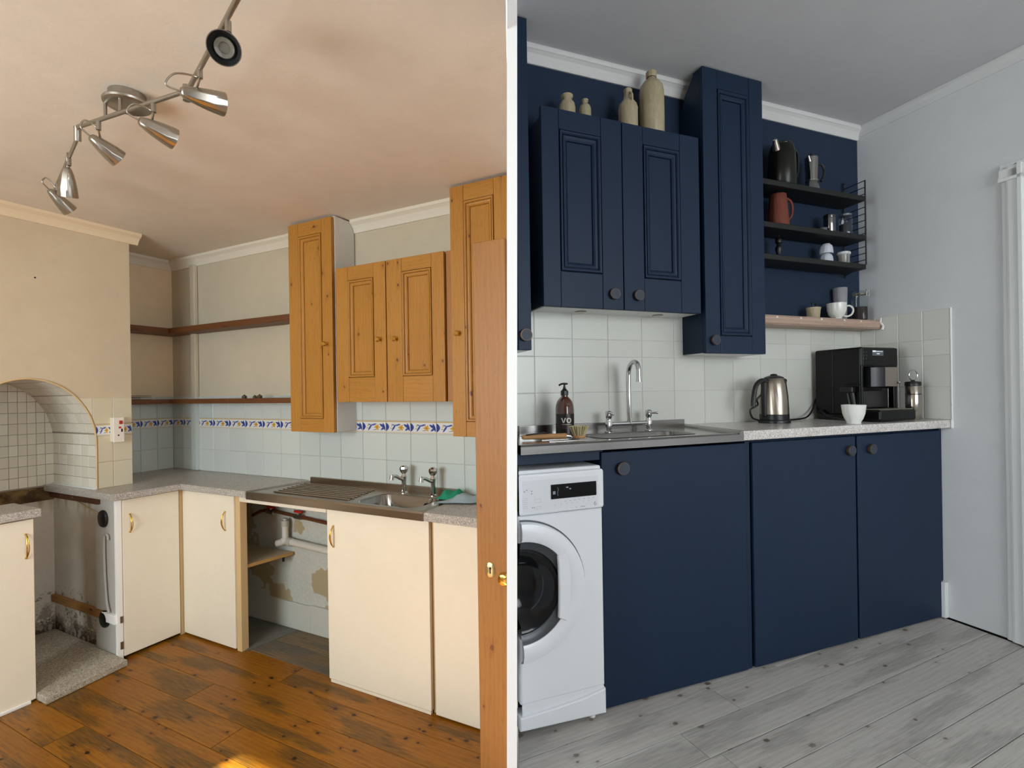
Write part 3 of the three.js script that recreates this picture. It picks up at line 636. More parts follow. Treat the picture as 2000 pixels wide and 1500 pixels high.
  // cooker recess
  single('L', 'hearth_slab', 'speckled stone hearth slab on the floor of the cooker recess', 'slab', [-3.4, 0, -1.28], prism([[-3.812, -1.459], [-3.335, -1.459], [-3.335, -1.4475], [-3.008, -1.4475], [-2.965, -1.098], [-3.070, -1.098], [-3.812, -1.098]], 0.001, 0.034, 0.004), M.hearth);
  const b1 = single('L', 'wooden_batten', 'brown wooden batten low across the cooker recess, its right end painted white', 'batten', [-3.5, 0.22, -1.45], B(-3.80, 0.205, -1.459, -3.235, 0.245, -1.438, 0.002), M.batten);
  part(b1, 'white_end', B(-3.234, 0.198, -1.4585, -3.105, 0.247, -1.437, 0.002), M.creamWhite, 'white painted end block');
  const b2 = single('L', 'wooden_batten', 'dark brown batten with screws directly under the worktop in the cooker recess', 'batten', [-3.5, 0.83, -1.45], B(-3.80, 0.822, -1.460, -3.262, 0.858, -1.436, 0.002), M.darkBatten);
  part(b2, 'screw', J([-3.66, -3.52].map((u) => rod([u, 0.842, -1.436], [u, 0.842, -1.434], 0.005, 0.005, 10))), M.nickel);
  const cap = (v, l) => { const k = thing('L', 'pipe_cap', l, 'cap', [-3.225, v, -1.452]);
    part(k, 'disc', lathe([[0, 0], [0.046, 0], [0.047, 0.006], [0.043, 0.013], [0.030, 0.016], [0, 0.017]], [0, 0, 0], 32).rotateX(Math.PI / 2).scale(0.95, 1, 1).translate(-3.225, v, -1.4515), M.blackPlastic); return k; };
  cap(0.748, 'round black pipe cap high on the grey panel in the cooker recess');
  cap(0.205, 'round black pipe cap low on the grey panel, half behind the batten');
  single('L', 'conduit_pipe', 'thin grey conduit pipe with a hooked top on the grey cabinet side', 'pipe', [-3.19, 0.25, -1.44], tube([[-3.165, 0.640, -1.441], [-3.172, 0.665, -1.441], [-3.190, 0.668, -1.441], [-3.202, 0.650, -1.441], [-3.202, 0.45, -1.441], [-3.185, 0.30, -1.441], [-3.165, 0.252, -1.441]], 0.0065, 40, 8), mat({ color: 0xa9a79e, roughness: 0.6 }));
  single('L', 'cable_stub', 'thin pale cable stub hanging above the black pipe cap in the cooker recess', 'cable', [-3.4, 0.8, -1.45], tube([[-3.50, 0.815, -1.452], [-3.40, 0.795, -1.447], [-3.27, 0.775, -1.440]], 0.0035, 16, 6), mat({ color: 0xb9a27a, roughness: 0.7 }));
}
{
  // stainless sink with ribbed drainer
  const s = thing('L', 'sink', 'worn stainless steel sink with ribbed drainer on its left', 'sink', [-1.9, 0.85, -1.95]);
  const outer = [[-2.405, -2.112], [-1.385, -2.112], [-1.342, -1.770], [-2.458, -1.770]], bowl = [-1.765, -2.02, -1.398, -1.795];
  const hole = rrect(bowl[0], bowl[1], bowl[2], bowl[3], 0.06, 6), sh = new THREE.Shape(outer.map(([u, w]) => new THREE.Vector2(u, -w)));
  sh.holes.push(new THREE.Path(hole.map(([u, w]) => new THREE.Vector2(u, -w))));
  part(s, 'top', plain(new THREE.ExtrudeGeometry(sh, { depth: 0.004, bevelEnabled: false }).rotateX(-Math.PI / 2).translate(0, 0.888, 0)), M.steelOld);
  const ring = (k, v, r) => rrect(bowl[0] + k, bowl[1] + k, bowl[2] - k, bowl[3] - k, Math.max(r, 0.012), 6).map(([u, w]) => [u, v, w]);
  part(s, 'bowl', keepUv(toCreasedNormals(loft([ring(0, 0.892, 0.06), ring(0.004, 0.889, 0.058), ring(0.012, 0.80, 0.055), ring(0.02, 0.752, 0.05), ring(0.04, 0.738, 0.045), ring(0.08, 0.734, 0.02)], { capLast: true }), 0.9)), M.steel);
  part(s, 'overflow', rod([-1.49, 0.850, -2.0095], [-1.49, 0.850, -2.0055], 0.017, 0.017, 20), M.dark, 'black overflow opening');
  part(s, 'chain', tube([[-1.49, 0.866, -2.004], [-1.47, 0.886, -2.008], [-1.455, 0.894, -2.02]], 0.002, 12, 6), M.nickel);
  for (let k = 0; k < 8; k++) part(s, 'drainer_rib', B(-2.375 + 0.006 * k, 0.8905, -2.056 + k * 0.033, -1.80 - 0.008 * (7 - k), 0.8985, -2.042 + k * 0.033, 0.0035), M.steelOld);
  part(s, 'upstand', B(-2.402, 0.888, -2.128, -1.372, 0.921, -2.112, 0.003), M.steelOld);
  part(s, 'front_edge', plain(loft([[-2.478, 0.0], [-1.325, 0.0]].map(([u]) => [[0.890, -1.772], [0.8945, -1.768], [0.893, -1.760], [0.884, -1.756], [0.853, -1.757], [0.853, -1.772]].map(([v, w]) => [u, v, w])), { capFirst: true, capLast: true })), M.steelOld);
  const edgeStrip = (p) => plain(loft([[0, -2.125], [1, -1.760]].map(([k, w]) => p(k).map(([u, v]) => [u, v, w])), { capFirst: true, capLast: true }));
  part(s, 'side_edge', edgeStrip((k) => [[-2.412 - 0.075 * k, 0.888], [-2.406 - 0.075 * k, 0.8965], [-2.392 - 0.075 * k, 0.893], [-2.392 - 0.075 * k, 0.888]]), M.steelOld);
  part(s, 'side_edge', edgeStrip((k) => [[-1.395 + 0.055 * k, 0.888], [-1.395 + 0.055 * k, 0.893], [-1.381 + 0.055 * k, 0.8965], [-1.375 + 0.055 * k, 0.888]]), M.steelOld);
  // two pillar taps
  const tapGeo = (t) => {
    part(t, 'body', J(lathe([[0, 0], [0.019, 0], [0.019, 0.004], [0.0125, 0.010], [0.0115, 0.05], [0.014, 0.075], [0.016, 0.085], [0.011, 0.095], [0.008, 0.104], [0, 0.105]], [0, 0, 0], 20), rod([0, -0.002, 0], [0, 0.004, 0], 0.021, 0.02, 20)), M.chrome);
    part(t, 'spout', J(tube([[0, 0.070, 0.004], [-0.004, 0.078, 0.025], [-0.010, 0.092, 0.05], [-0.016, 0.097, 0.072]], 0.0085, 20, 12), rod([-0.016, 0.100, 0.071], [-0.017, 0.078, 0.075], 0.011, 0.0105, 16)), M.chrome);
    part(t, 'handle', lathe([[0.006, 0.098], [0.012, 0.102], [0.019, 0.112], [0.022, 0.124], [0.020, 0.134], [0.012, 0.141], [0, 0.143]], [0, 0, 0], 8, 0.2), M.chrome, 'faceted round handle');
  };
  const t1 = thing('L', 'pillar_tap', 'left of two chrome pillar taps behind the sink bowl', 'tap', [-1.668, 0.892, -2.06], { local: true, group: 'pillar taps' });
  tapGeo(t1);
  copy(t1, 'L', [-1.487, 0.892, -2.06], 'right one of two chrome pillar taps, beside the green cloth');
  // cloths
  const cloth = (name, label, outline, v, hump, m, ph) => {
    const N = 26, rings = [], pos = [];
    const at = (a, b) => { const [p, q, r2, s2] = outline, u = (p[0] * (1 - a) + q[0] * a) * (1 - b) + (s2[0] * (1 - a) + r2[0] * a) * b, w = (p[1] * (1 - a) + q[1] * a) * (1 - b) + (s2[1] * (1 - a) + r2[1] * a) * b;
      const e = Math.sin(Math.PI * clamp(a * 1.02)) * Math.sin(Math.PI * clamp(b * 1.02)), h = v + hump * (0.35 * e ** 0.5 + 0.65 * e * (0.6 + 0.7 * (n1(a * 6 + ph, b * 6 + ph) - 0.2))) + hump * 0.25 * Math.sin(a * 11 + b * 7 + ph) * e;
      return [u + 0.012 * (n2(a * 5 + ph, b * 5) - 0.5), Math.max(h, v), w + 0.012 * (n3(a * 5, b * 5 + ph) - 0.5)]; };
    for (let i = 0; i < N; i++) for (let j = 0; j < N; j++) { const a = i / N, b = j / N, c = (i + 1) / N, d = (j + 1) / N; pos.push(...at(a, b), ...at(a, d), ...at(c, d), ...at(a, b), ...at(c, d), ...at(c, b)); }
    for (let i = 0; i < N; i++) for (let j = 0; j < N; j++) { const a = i / N, b = j / N, c = (i + 1) / N, d = (j + 1) / N, dn = (p) => [p[0], p[1] - 0.003, p[2]]; pos.push(...dn(at(a, b)), ...dn(at(c, d)), ...dn(at(a, d)), ...dn(at(a, b)), ...dn(at(c, b)), ...dn(at(c, d))); }
    const g = new THREE.BufferGeometry().setAttribute('position', new THREE.BufferAttribute(new Float32Array(pos), 3));
    single('L', name, label, 'cloth', [outline[0][0], v, outline[0][1]], keepUv(toCreasedNormals(plain(g), 1.2)), m);
  };
  const weave = texture(128, 128, (x, y) => { const v = 128 + 60 * Math.sin(x * 201) * Math.sin(y * 201); return [v, v, v]; }, { srgb: false, metres: [0.05, 0.05] });
  cloth('dishcloth', 'crumpled green dishcloth at the right rim of the sink', [[-1.425, -1.985], [-1.30, -1.985], [-1.27, -2.10], [-1.42, -2.10]], 0.899, 0.040, mat({ color: 0x1d8f6a, roughness: 0.95, side: THREE.DoubleSide, bumpMap: weave, bumpScale: 0.0006 }), 3.1);
  cloth('dishcloth', 'crumpled pale blue grey cloth right of the green one', [[-1.375, -1.905], [-1.20, -1.98], [-1.16, -2.10], [-1.28, -2.075]], 0.899, 0.034, mat({ color: 0x9aa9ae, roughness: 0.95, side: THREE.DoubleSide, bumpMap: weave, bumpScale: 0.0006 }), 7.7);
}
{
  // open pine door in front of the right-hand units, hinged at the partition
  const d = thing('L', 'door', 'upright pine door leaf at the partition with oval brass keyhole plate', 'door', [-0.86, 0, -1.55]);
  part(d, 'leaf', shiftUv(B(-0.925, 0.01, -1.565, -0.795, 1.927, -1.535, 0.004), 0.2, 0.3), M.pineDoor);
  const esc = part(d, 'keyhole_plate', lathe([[0, 0], [0.022, 0], [0.0225, 0.002], [0.019, 0.005], [0.016, 0.006], [0, 0.006]], [0, 0, 0], 28).rotateX(Math.PI / 2).scale(0.86, 1.25, 1).translate(-0.872, 0.782, -1.535), M.brassPale);
  part(d, 'keyhole', J(rod([-0.869, 0.790, -1.5292], [-0.869, 0.790, -1.5280], 0.0042, 0.0042, 14), B(-0.8712, 0.772, -1.5292, -0.8668, 0.789, -1.5280, 0)), M.dark);
  part(d, 'knob', J(lathe([[0, 0], [0.010, 0], [0.008, 0.012], [0.020, 0.022], [0.024, 0.034], [0.018, 0.045], [0, 0.050]], [0, 0, 0], 24).rotateX(Math.PI / 2).translate(-0.800, 0.772, -1.535)), M.brass, 'round brass knob');
}
{
  // ceiling light: rose, jointed rail and six bullet spots
  const t = thing('L', 'ceiling_spotlight', 'brushed nickel ceiling track light with a bent rail and six bullet spots', 'light', [-1.79, 2.36, -0.887]);
  part(t, 'ceiling_rose', lathe([[0, 0], [0.063, 0], [0.0655, -0.004], [0.064, -0.010], [0.058, -0.013], [0, -0.014]].map(([r, y]) => [r, y + 0.014]), [-1.793, 2.318, -0.887], 40), M.nickel);
  part(t, 'ceiling_plate', lathe([[0, 0], [0.050, 0], [0.050, 0.028], [0, 0.028]], [-1.797, 2.332, -0.889], 40), M.nickel);
  const R0 = [-1.974, 2.275, -0.833], R1 = [-1.495, 2.275, -0.878];
  part(t, 'rail', rod(R0, R1, 0.0065, 0.0065, 14), M.nickel);
  part(t, 'rail', rod([-1.462, 2.268, -0.876], [-1.0, 2.268, -0.716], 0.0065, 0.0065, 14), M.nickel);
  part(t, 'rail', rod([-2.026, 2.262, -0.854], [-2.66, 2.262, -1.034], 0.0055, 0.0055, 14), M.nickel);
  part(t, 'stem', rod([-1.835, 2.275, -0.846], [-1.835, 2.322, -0.846], 0.005), M.nickel);
  part(t, 'stem', rod([-1.765, 2.275, -0.853], [-1.765, 2.322, -0.853], 0.005), M.nickel);
  part(t, 'joint', rod([-2.000, 2.288, -0.843], [-2.012, 2.245, -0.848], 0.010, 0.010), M.nickel);
  part(t, 'joint', rod([-1.472, 2.290, -0.880], [-1.472, 2.246, -0.880], 0.010, 0.010), M.nickel);
  const darkShell = mat({ color: 0x14130f, roughness: 0.5, side: THREE.DoubleSide });
  const spot = (piv, N, W, r = 0.033, stretch = 1) => {
    const s = sub(t, 'spot'), A = V(N), D = V(W).sub(A), L = D.length() * stretch, q = new THREE.Quaternion().setFromUnitVectors(new THREE.Vector3(0, 1, 0), D.clone().normalize());
    const place = (g) => { g.applyQuaternion(q).translate(...N); return g; };
    const out = [[0, 0], [0.2, 0], [0.3, 0.012], [0.40, 0.05], [0.58, 0.22], [0.76, 0.45], [0.90, 0.70], [0.99, 0.93], [1, 1], [0.95, 1], [0.93, 0.96], [0.80, 0.62]].map(([a, b]) => [a * r, b * L]);
    part(s, 'shade', place(lathe(out, [0, 0, 0], 36, 0.7)), M.nickel);
    part(s, 'lamp', place(lathe([[0, L * 0.86], [r * 0.30, L * 0.85], [r * 0.34, L * 0.89], [r * 0.56, L * 0.92], [r * 0.60, L * 0.90], [r * 0.58, L * 0.6]], [0, 0, 0], 28)), mat({ color: 0x6e6c62, roughness: 0.4 }));
    part(s, 'dark_lining', place(lathe([[r * 0.955, L * 0.992], [r * 0.90, L * 0.95], [r * 0.72, L * 0.86], [r * 0.58, L * 0.84]], [0, 0, 0], 28)), M.dark);
    const mid = A.clone().addScaledVector(D, 0.36), up = mid.clone().add(V([0, r * 0.55, 0]));
    const top = V(piv), knee = V([piv[0], piv[1] - 0.026, piv[2]]);
    part(s, 'stalk', J(rod(piv, knee.toArray(), 0.007, 0.007, 12), rod(knee.toArray(), up.toArray(), 0.003, 0.003, 8)), M.nickel);
    const back = A.clone().addScaledVector(D, -0.30);
    part(s, 'cable', tube([N, back.clone().add(V([0, 0.006, 0])).toArray(), back.clone().lerp(knee, 0.25).add(V([0, 0.028, 0])).toArray(), knee.clone().lerp(A, 0.25).add(V([0, 0.014, 0])).toArray(), knee.toArray()], 0.0025, 28, 6), M.nickel);
    return s;
  };
  spot([-1.33, 2.268, -0.830], [-1.376, 2.208, -0.805], [-1.347, 2.215, -0.907], 0.031);
  spot([-1.613, 2.270, -0.867], [-1.646, 2.218, -0.843], [-1.630, 2.198, -0.936], 0.032);
  spot([-1.87, 2.270, -0.843], [-1.891, 2.224, -0.829], [-1.890, 2.183, -0.908], 0.030);
  spot([-2.218, 2.258, -0.908], [-2.225, 2.228, -0.906], [-2.262, 2.135, -0.922], 0.030);
  spot([-2.527, 2.258, -0.996], [-2.539, 2.232, -0.973], [-2.551, 2.171, -1.046], 0.028);
  spot([-1.097, 2.262, -0.752], [-1.163, 2.251, -0.793], [-1.091, 2.189, -0.737], 0.036);
}
// ================================================================ PARTITION made up to part the two rooms; neither kitchen has this wall
{
  const p = struct('R', 'wall_added_divider', new THREE.BufferGeometry(), M.partition);
  p.geometry = plain(new THREE.BoxGeometry(0.0272, 3.1, 1.35).translate(0, 0.02, -1.345 - 0.675));
  p.position.set(0, 1.08, 0); p.rotation.set(0, 0, -0.01557);
  const q = struct('R', 'wall_added_light_divider', new THREE.BufferGeometry(), M.partition);  // unseen divider added behind the camera to separate the light of both rooms
  q.geometry = plain(new THREE.BoxGeometry(0.06, 3.1, 1.5).translate(0, 1.13, 0.45 + 0.75));
  q.position.set(0, 0, 0); q.rotation.set(0, 0, 0);
}
// ================================================================ RIGHT ROOM: shell
{
  const e = 0.004, edge = (w) => cutR(w) + e;
  const rot = -0.083;   // the boards run 4.7 degrees off the sink wall
  const floor = struct('R', 'floor', prism([[edge(-2.0), -2.0], [2.9, -2.0], [2.9, 1.8], [edge(1.8), 1.8]], -0.30, -0.012), M.subfloor);
  const c = Math.cos(Math.atan(rot)), s = Math.sin(Math.atan(rot)), to = (a, b) => [a * c - b * s, a * s + b * c];   // board axes -> room axes
  const width = 0.1195, cross = (b, b2) => { // board coordinate where the row meets the partition line
    const f = (bb) => { let a = -2; for (let k = 0; k < 40; k++) { const [u, w] = to(a, bb); a += edge(w) - u; } return a; }; return [f(b), f(b2)]; };
  const wallEnd = (b) => { let a = 3; for (let k = 0; k < 40; k++) { const [u] = to(a, b); a += 2.705 - u; } return a; };
  for (let k = 0; ; k++) {
    const b0 = -1.69 + k * width, b1 = b0 + width - 0.0026;
    if (b0 > 1.5) break;
    if (b1 < -1.9) continue;
    const [s0, s1] = cross(b0, b1), E0 = wallEnd(b0), E1 = wallEnd(b1), js = [];
    for (let a = Math.max(s0, s1) + rr(0.5, 1.6); a < E0 - 0.4; a += rr(1.1, 1.9)) js.push(a);
    const cuts = [[s0, s1], ...js.map((a) => [a, a]), [E0, E1]];
    for (let i = 0; i + 1 < cuts.length; i++) {
      const g0 = i ? 0.0015 : 0, poly = [[cuts[i][0] + g0, b0], [cuts[i + 1][0] - g0, b0], [cuts[i + 1][1] - g0, b1], [cuts[i][1] + g0, b1]];
      const g = shiftUv(prism(poly, -0.012, rr(-0.001, 0), 0.0012), rr(0, 2.4), rr(0, 0.6));
      part(floor, 'floor_board', g.rotateY(-Math.atan(rot)), M.floorR[Math.floor(rnd() * 2)]);
    }
  }
  struct('R', 'ceiling', prism([[edge(-2.0), -2.0], [2.9, -2.0], [2.9, 1.8], [edge(1.8), 1.8]], 2.455, 2.62), M.ceilingR);
  // sink wall: blue paint above, white tiles below
  const wall = struct('R', 'wall_sink', prism([[edge(-1.865), -1.865], [2.9, -1.865], [2.9, -2.0], [edge(-2.0), -2.0]], -0.08, 2.46), M.blueWall);
  part(wall, 'grout_bed', B(0.73, 0.90, -1.866, 2.711, 1.4345, -1.8625, 0), M.groutR);
  const tw = 0.1700, g1 = tileGeo(tw - 0.0016, 0.1515, 0.0022, 0.0012), g2 = tileGeo(tw - 0.0016, 0.146, 0.0022, 0.0012), g3 = tileGeo(tw - 0.0016, 0.0715, 0.0022, 0.0012), g4 = tileGeo(tw - 0.0016, 0.1395, 0.0022, 0.0012);
  const rows = [[0.9965, g1], [1.1465, g2], [1.2565, g3], [1.3645, g4]];
  for (let k = 0; k < 12; k++) {
    const u = 0.811 + tw * (k - 0.5);
    if (u + tw / 2 > 2.72 || u - tw / 2 < 0.80) continue;
    for (const [v, g] of rows) put(wall, 'tile', g, M.tileR[Math.floor(rnd() * 3)], [u, v, -1.8625]);
  }
  for (const [v, , h] of [[0.9965, 0, 0.151], [1.1465, 0, 0.1455], [1.2565, 0, 0.071], [1.3645, 0, 0.139]]) put(wall, 'tile', tileGeo(0.083, h, 0.003), M.tileR[1], [0.7685, v, -1.8625]);
  const e1 = tileGeo(0.0565, 0.151, 0.003), e2 = tileGeo(0.0565, 0.1455, 0.003), e3 = tileGeo(0.0565, 0.071, 0.003), e4 = tileGeo(0.0565, 0.139, 0.003);
  for (const [v, g] of [[0.9965, e1], [1.1465, e2], [1.2565, e3], [1.3645, e4]]) put(wall, 'tile', g, M.tileR[0], [2.6815, v, -1.8625]);
  // right wall
  const right = struct('R', 'wall_right', B(2.711, 0.006, -1.866, 2.85, 2.46, 1.8, 0), M.whiteR);
  part(right, 'wall_base', B(2.73, -0.05, -1.866, 2.85, 0.008, 1.8, 0), M.subfloor);
  part(right, 'grout_bed', B(2.7085, 0.90, -1.862, 2.712, 1.4345, -1.449, 0), M.groutR);
  const sideRows = [[0.9965, 0.151], [1.1465, 0.1455], [1.2565, 0.071], [1.3645, 0.139]];
  for (const [w0, w1] of [[-1.859, -1.782], [-1.782, -1.671], [-1.671, -1.562], [-1.562, -1.450]])
    for (const [v, h] of sideRows) put(right, 'tile', tileGeo(w1 - w0 - 0.0022, h, 0.003), M.tileR[Math.floor(rnd() * 3)], [2.7085, v, (w0 + w1) / 2], [0, -Math.PI / 2, 0]);
  part(right, 'tile_edge_trim', B(2.7035, 0.922, -1.4492, 2.712, 1.436, -1.444, 0.002), M.white, 'white edging strip of the tiles');
  // cornices
  const profile = [[0, 0], [0.006, 0], [0.009, 0.006], [0.013, 0.02], [0.020, 0.034], [0.030, 0.043], [0.034, 0.045], [0.036, 0.056], [0.034, 0.066], [0, 0.066]];
  struct('R', 'trim_1', plain(loft([0.72, 2.712].map((u) => profile.map(([d, h]) => [u, 2.391 + h, -1.865 + d])), {})), M.corniceR, 'white moulded cornice above the blue sink wall');
  struct('R', 'trim_2', plain(loft([-1.865, 1.6].map((w) => [[0, 0], [0.004, 0], [0.008, 0.02], [0.016, 0.036], [0.022, 0.040], [0.022, 0.050], [0, 0.052]].map(([d, h]) => [2.711 - d, 2.404 + h, w])), {})), M.whiteR, 'slim cornice of the right wall');
  // doorway at the right edge: stepped architrave and the door behind it
  const arch = [[0, 0], [0.010, 0], [0.013, 0.006], [0.013, 0.018], [0.020, 0.022], [0.022, 0.030], [0.022, 0.058], [0.030, 0.062], [0.030, 0.075], [0, 0.075]];
  struct('R', 'trim_3', J(plain(loft([0.006, 1.985].map((v) => arch.map(([d, k]) => [2.711 - d, v, -1.256 + k])), { capFirst: true, capLast: true })), plain(loft([-1.256, -0.35].map((w) => arch.map(([d, k]) => [2.711 - d, 2.0 - k, w])), { capFirst: true, capLast: true }))), M.gloss, 'white stepped door architrave at the right edge');
  struct('R', 'door_1', B(2.704, 0.008, -1.181, 2.712, 1.925, -0.35, 0.001), M.gloss, 'white door within the architrave');
  struct('R', 'baseboard_right', B(2.688, 0.004, -1.493, 2.712, 0.168, -1.474, 0.003), M.gloss, 'white skirting end beside the last blue cabinet');
  // back wall with window opening
  struct('R', 'wall_back_right', J(B(edge(1.6), -0.08, 1.6, 1.0, 2.5, 1.8, 0), B(2.5, -0.08, 1.6, 2.9, 2.5, 1.8, 0), B(1.0, -0.08, 1.6, 2.5, 0.90, 1.8, 0), B(1.0, 2.10, 1.6, 2.5, 2.5, 1.8, 0)), M.whiteR);
  struct('R', 'window_2', J(B(1.0, 0.90, 1.70, 1.05, 2.10, 1.75, 0), B(2.45, 0.90, 1.70, 2.5, 2.10, 1.75, 0), B(1.0, 0.90, 1.70, 2.5, 0.95, 1.75, 0), B(1.0, 2.05, 1.70, 2.5, 2.10, 1.75, 0), B(1.73, 0.90, 1.70, 1.77, 2.10, 1.75, 0)), M.white, 'white window frame behind the camera');
  struct('R', 'roof_sun_block', B(-0.8, 2.25, 1.8, 3.6, 2.40, 3.4, 0), M.white, 'added roof that blocks the sun from the right window');  // unseen roof added to keep direct sun out of the right room
  const ground = struct('R', 'ground', B(-14, -0.75, -12, 14, -0.70, 16, 0), mat({ map: texture(128, 128, mottled([150, 146, 132], 22), { metres: [2, 2] }), roughness: 1 }));
}

// ================================================================ RIGHT ROOM: fitted things
const roundKnob = (d, u, v, w, r = 0.0215) => {
  const k = part(d, 'knob', lathe([[0, 0], [r * 0.80, 0], [r * 0.82, 0.003], [r * 0.97, 0.006], [r, 0.009], [r * 0.98, 0.0155], [r * 0.94, 0.0165], [0, 0.0167]], [0, 0, 0], 36, 0.5).rotateX(Math.PI / 2).scale(1.06, 1, 1).translate(u, v, w), M.knobRim, 'round bronze disc knob');
  part(k, 'knob_face', rod([u, v, w + 0.0162], [u, v, w + 0.0172], r * 0.9, r * 0.9, 36).scale(1, 1, 1), M.knobFace);
};
M.knobRim = mat({ color: 0x6e5c4c, metalness: 0.7, roughness: 0.42 });
M.knobFace = mat({ color: 0x2a3342, roughness: 0.55 });
const blueMould = ogee(1.28);
const blueDoor = { woodV: M.blue, woodH: M.blue, mould: blueMould, knobMaker: roundKnob };
{
  const a = thing('R', 'wall_cabinet', 'tall navy blue wall cabinet at the left, mostly cut off by the white partition', 'cabinet', [0.70, 1.232, -1.79]);
  part(a, 'carcass', prism([[0.728, -1.862], [0.734, -1.862], [0.734, -1.732], [0.684, -1.732]], 1.236, 2.452), M.blue);
  part(a, 'door', B(0.684, 1.232, -1.730, 0.736, 2.449, -1.710, 0.003), M.blue);
  roundKnob(a, 0.7095, 1.286, -1.710, 0.0225);
  part(a, 'underside', prism([[0.724, -1.86], [0.732, -1.86], [0.732, -1.735], [0.690, -1.735]], 1.231, 1.2355), M.white, 'white underside');

  const b = thing('R', 'wall_cabinet', 'navy blue double wall cabinet with two panelled doors under the stoneware pots', 'cabinet', [1.15, 1.397, -1.79]);
  part(b, 'carcass', B(0.800, 1.4035, -1.862, 1.520, 2.12, -1.732, 0), M.blue);
  part(b, 'underside', B(0.800, 1.398, -1.862, 1.512, 1.403, -1.735, 0.0005), M.white, 'white underside');
  for (const u of [0.99, 1.36]) part(b, 'downlight', lathe([[0, 0], [0.022, 0], [0.024, -0.004], [0.014, -0.005], [0, -0.005]], [u, 1.398, -1.80], 24), M.nickel);
  panelDoor(b, 'R', { u0: 0.787, u1: 1.1335, v0: 1.397, v1: 2.141, w: -1.710, pu0: 0.860, pu1: 1.040, pv0: 1.532, pv1: 2.065, mould: blueMould, knob: [1.087, 1.456], ...blueDoor, label: 'left door' });
  panelDoor(b, 'R', { u0: 1.1375, u1: 1.5145, v0: 1.397, v1: 2.139, w: -1.710, pu0: 1.234, pu1: 1.415, pv0: 1.529, pv1: 2.067, mould: blueMould, knob: [1.199, 1.456], ...blueDoor, label: 'right door' });

  const c = thing('R', 'wall_cabinet', 'tall navy blue wall cabinet with one narrow panelled door left of the black shelves', 'cabinet', [1.70, 1.232, -1.79]);
  part(c, 'carcass', plateWV([[-1.732, 1.234], [-1.732, 2.448], [-1.765, 2.448], [-1.775, 2.43], [-1.825, 2.375], [-1.838, 2.335], [-1.862, 2.325], [-1.862, 1.234]], 1.541, 1.866), M.blue);
  part(c, 'underside', B(1.545, 1.2295, -1.855, 1.862, 1.234, -1.735, 0), M.white, 'white underside');
  panelDoor(c, 'R', { u0: 1.539, u1: 1.873, v0: 1.231, v1: 2.449, w: -1.710, pu0: 1.618, pu1: 1.795, pv0: 1.308, pv1: 2.368, mould: blueMould, knob: [1.581, 1.287], ...blueDoor });

  // base units
  const flat = (label, u0, u1, v0, v1, knob, extra) => {
    const t = thing('R', 'base_cabinet', label, 'cabinet', [(u0 + u1) / 2, 0, -1.67]);
    const d = part(t, 'door', B(u0, v0, -1.508, u1, v1, -1.490, 0.003), M.blue);
    if (knob) roundKnob(d, knob[0], knob[1], -1.490, knob[2] ?? 0.0215);
    extra?.(t);
    return t;
  };
  flat('navy blue base cabinet with a wide flat door right of the washing machine', 0.889, 1.521, 0.006, 0.871, [0.968, 0.813, 0.0225], (t) => {
    part(t, 'side_panel', B(0.892, 0.0, -1.84, 0.908, 0.878, -1.512, 0), M.blue);
    part(t, 'side_panel', B(1.528, 0.0, -1.84, 1.544, 0.878, -1.518, 0), M.blue);
    part(t, 'filler_strip', B(1.524, 0.004, -1.516, 1.546, 0.878, -1.496, 0.002), M.blue);
  });
  flat('middle one of three navy blue base doors, its knob at the upper right', 1.5565, 2.127, 0.006, 0.870, [2.088, 0.811], (t) => {
    part(t, 'carcass', B(1.556, 0.0, -1.84, 2.13, 0.878, -1.512, 0), M.blue);
  });
  flat('navy blue base cabinet against the right wall, its knob at the upper left', 2.1385, 2.690, 0.006, 0.870, [2.218, 0.811], (t) => {
    part(t, 'carcass', B(2.135, 0.0, -1.84, 2.70, 0.878, -1.512, 0), M.blue);
    part(t, 'end_strip', B(2.6925, 0.172, -1.510, 2.7095, 0.878, -1.4925, 0.002), M.blue);
  });
  single('R', 'rail_board', 'navy blue rail under the sink above the washing machine', 'rail', [0.73, 0.845, -1.5], B(0.585, 0.846, -1.512, 0.886, 0.883, -1.494, 0.002), M.blue);
  single('R', 'worktop', 'speckled pale grey stone effect worktop right of the sink', 'worktop', [2.1, 0.884, -1.66], prism([[1.552, -1.861], [2.708, -1.861], [2.718, -1.452], [1.482, -1.460]], 0.884, 0.920, 0.004), M.laminateR);
  single('R', 'end_cap', 'small white rounded cap at the right end of the worktop', 'cap', [2.72, 0.88, -1.45], B(2.700, 0.8805, -1.4515, 2.7105, 0.924, -1.440, 0.004), M.white);
  // wooden shelf; white beads on its front edge stand for small glints
  const sh = thing('R', 'wall_shelf', 'pale brown wooden shelf carrying cups and a coffee jar above the tiles', 'shelf', [2.28, 1.375, -1.80]);
  const rim = [[-1.861, 1.372], [-1.756, 1.372], [-1.748, 1.380], [-1.744, 1.395], [-1.746, 1.408], [-1.752, 1.4165], [-1.861, 1.4175]];
  part(sh, 'board', plateWV(rim, 1.876, 2.7085, 0.001), M.shelfPale = mat({ map: texture(512, 128, wood(512, 128, 1.2, 0.3, { light: [186, 160, 142], mid: [170, 142, 124], dark: [140, 112, 96], knot: [110, 84, 70], knots: 3, s: 77 }), { metres: [1.2, 0.3] }), roughness: 0.45 }));
  for (const u of [1.985, 2.135, 2.272, 2.43, 2.548]) part(sh, 'glint_bead', ball(0.006, [u, 1.407, -1.747], [1, 0.8, 0.6]), M.white, 'white bead put in as a glint');
  part(sh, 'hook', J(rod([2.69, 1.40, -1.745], [2.69, 1.428, -1.742], 0.004), tube([[2.692, 1.40, -1.742], [2.694, 1.385, -1.735], [2.688, 1.366, -1.736]], 0.006, 12, 8)), M.white, 'pale hook at the shelf end');
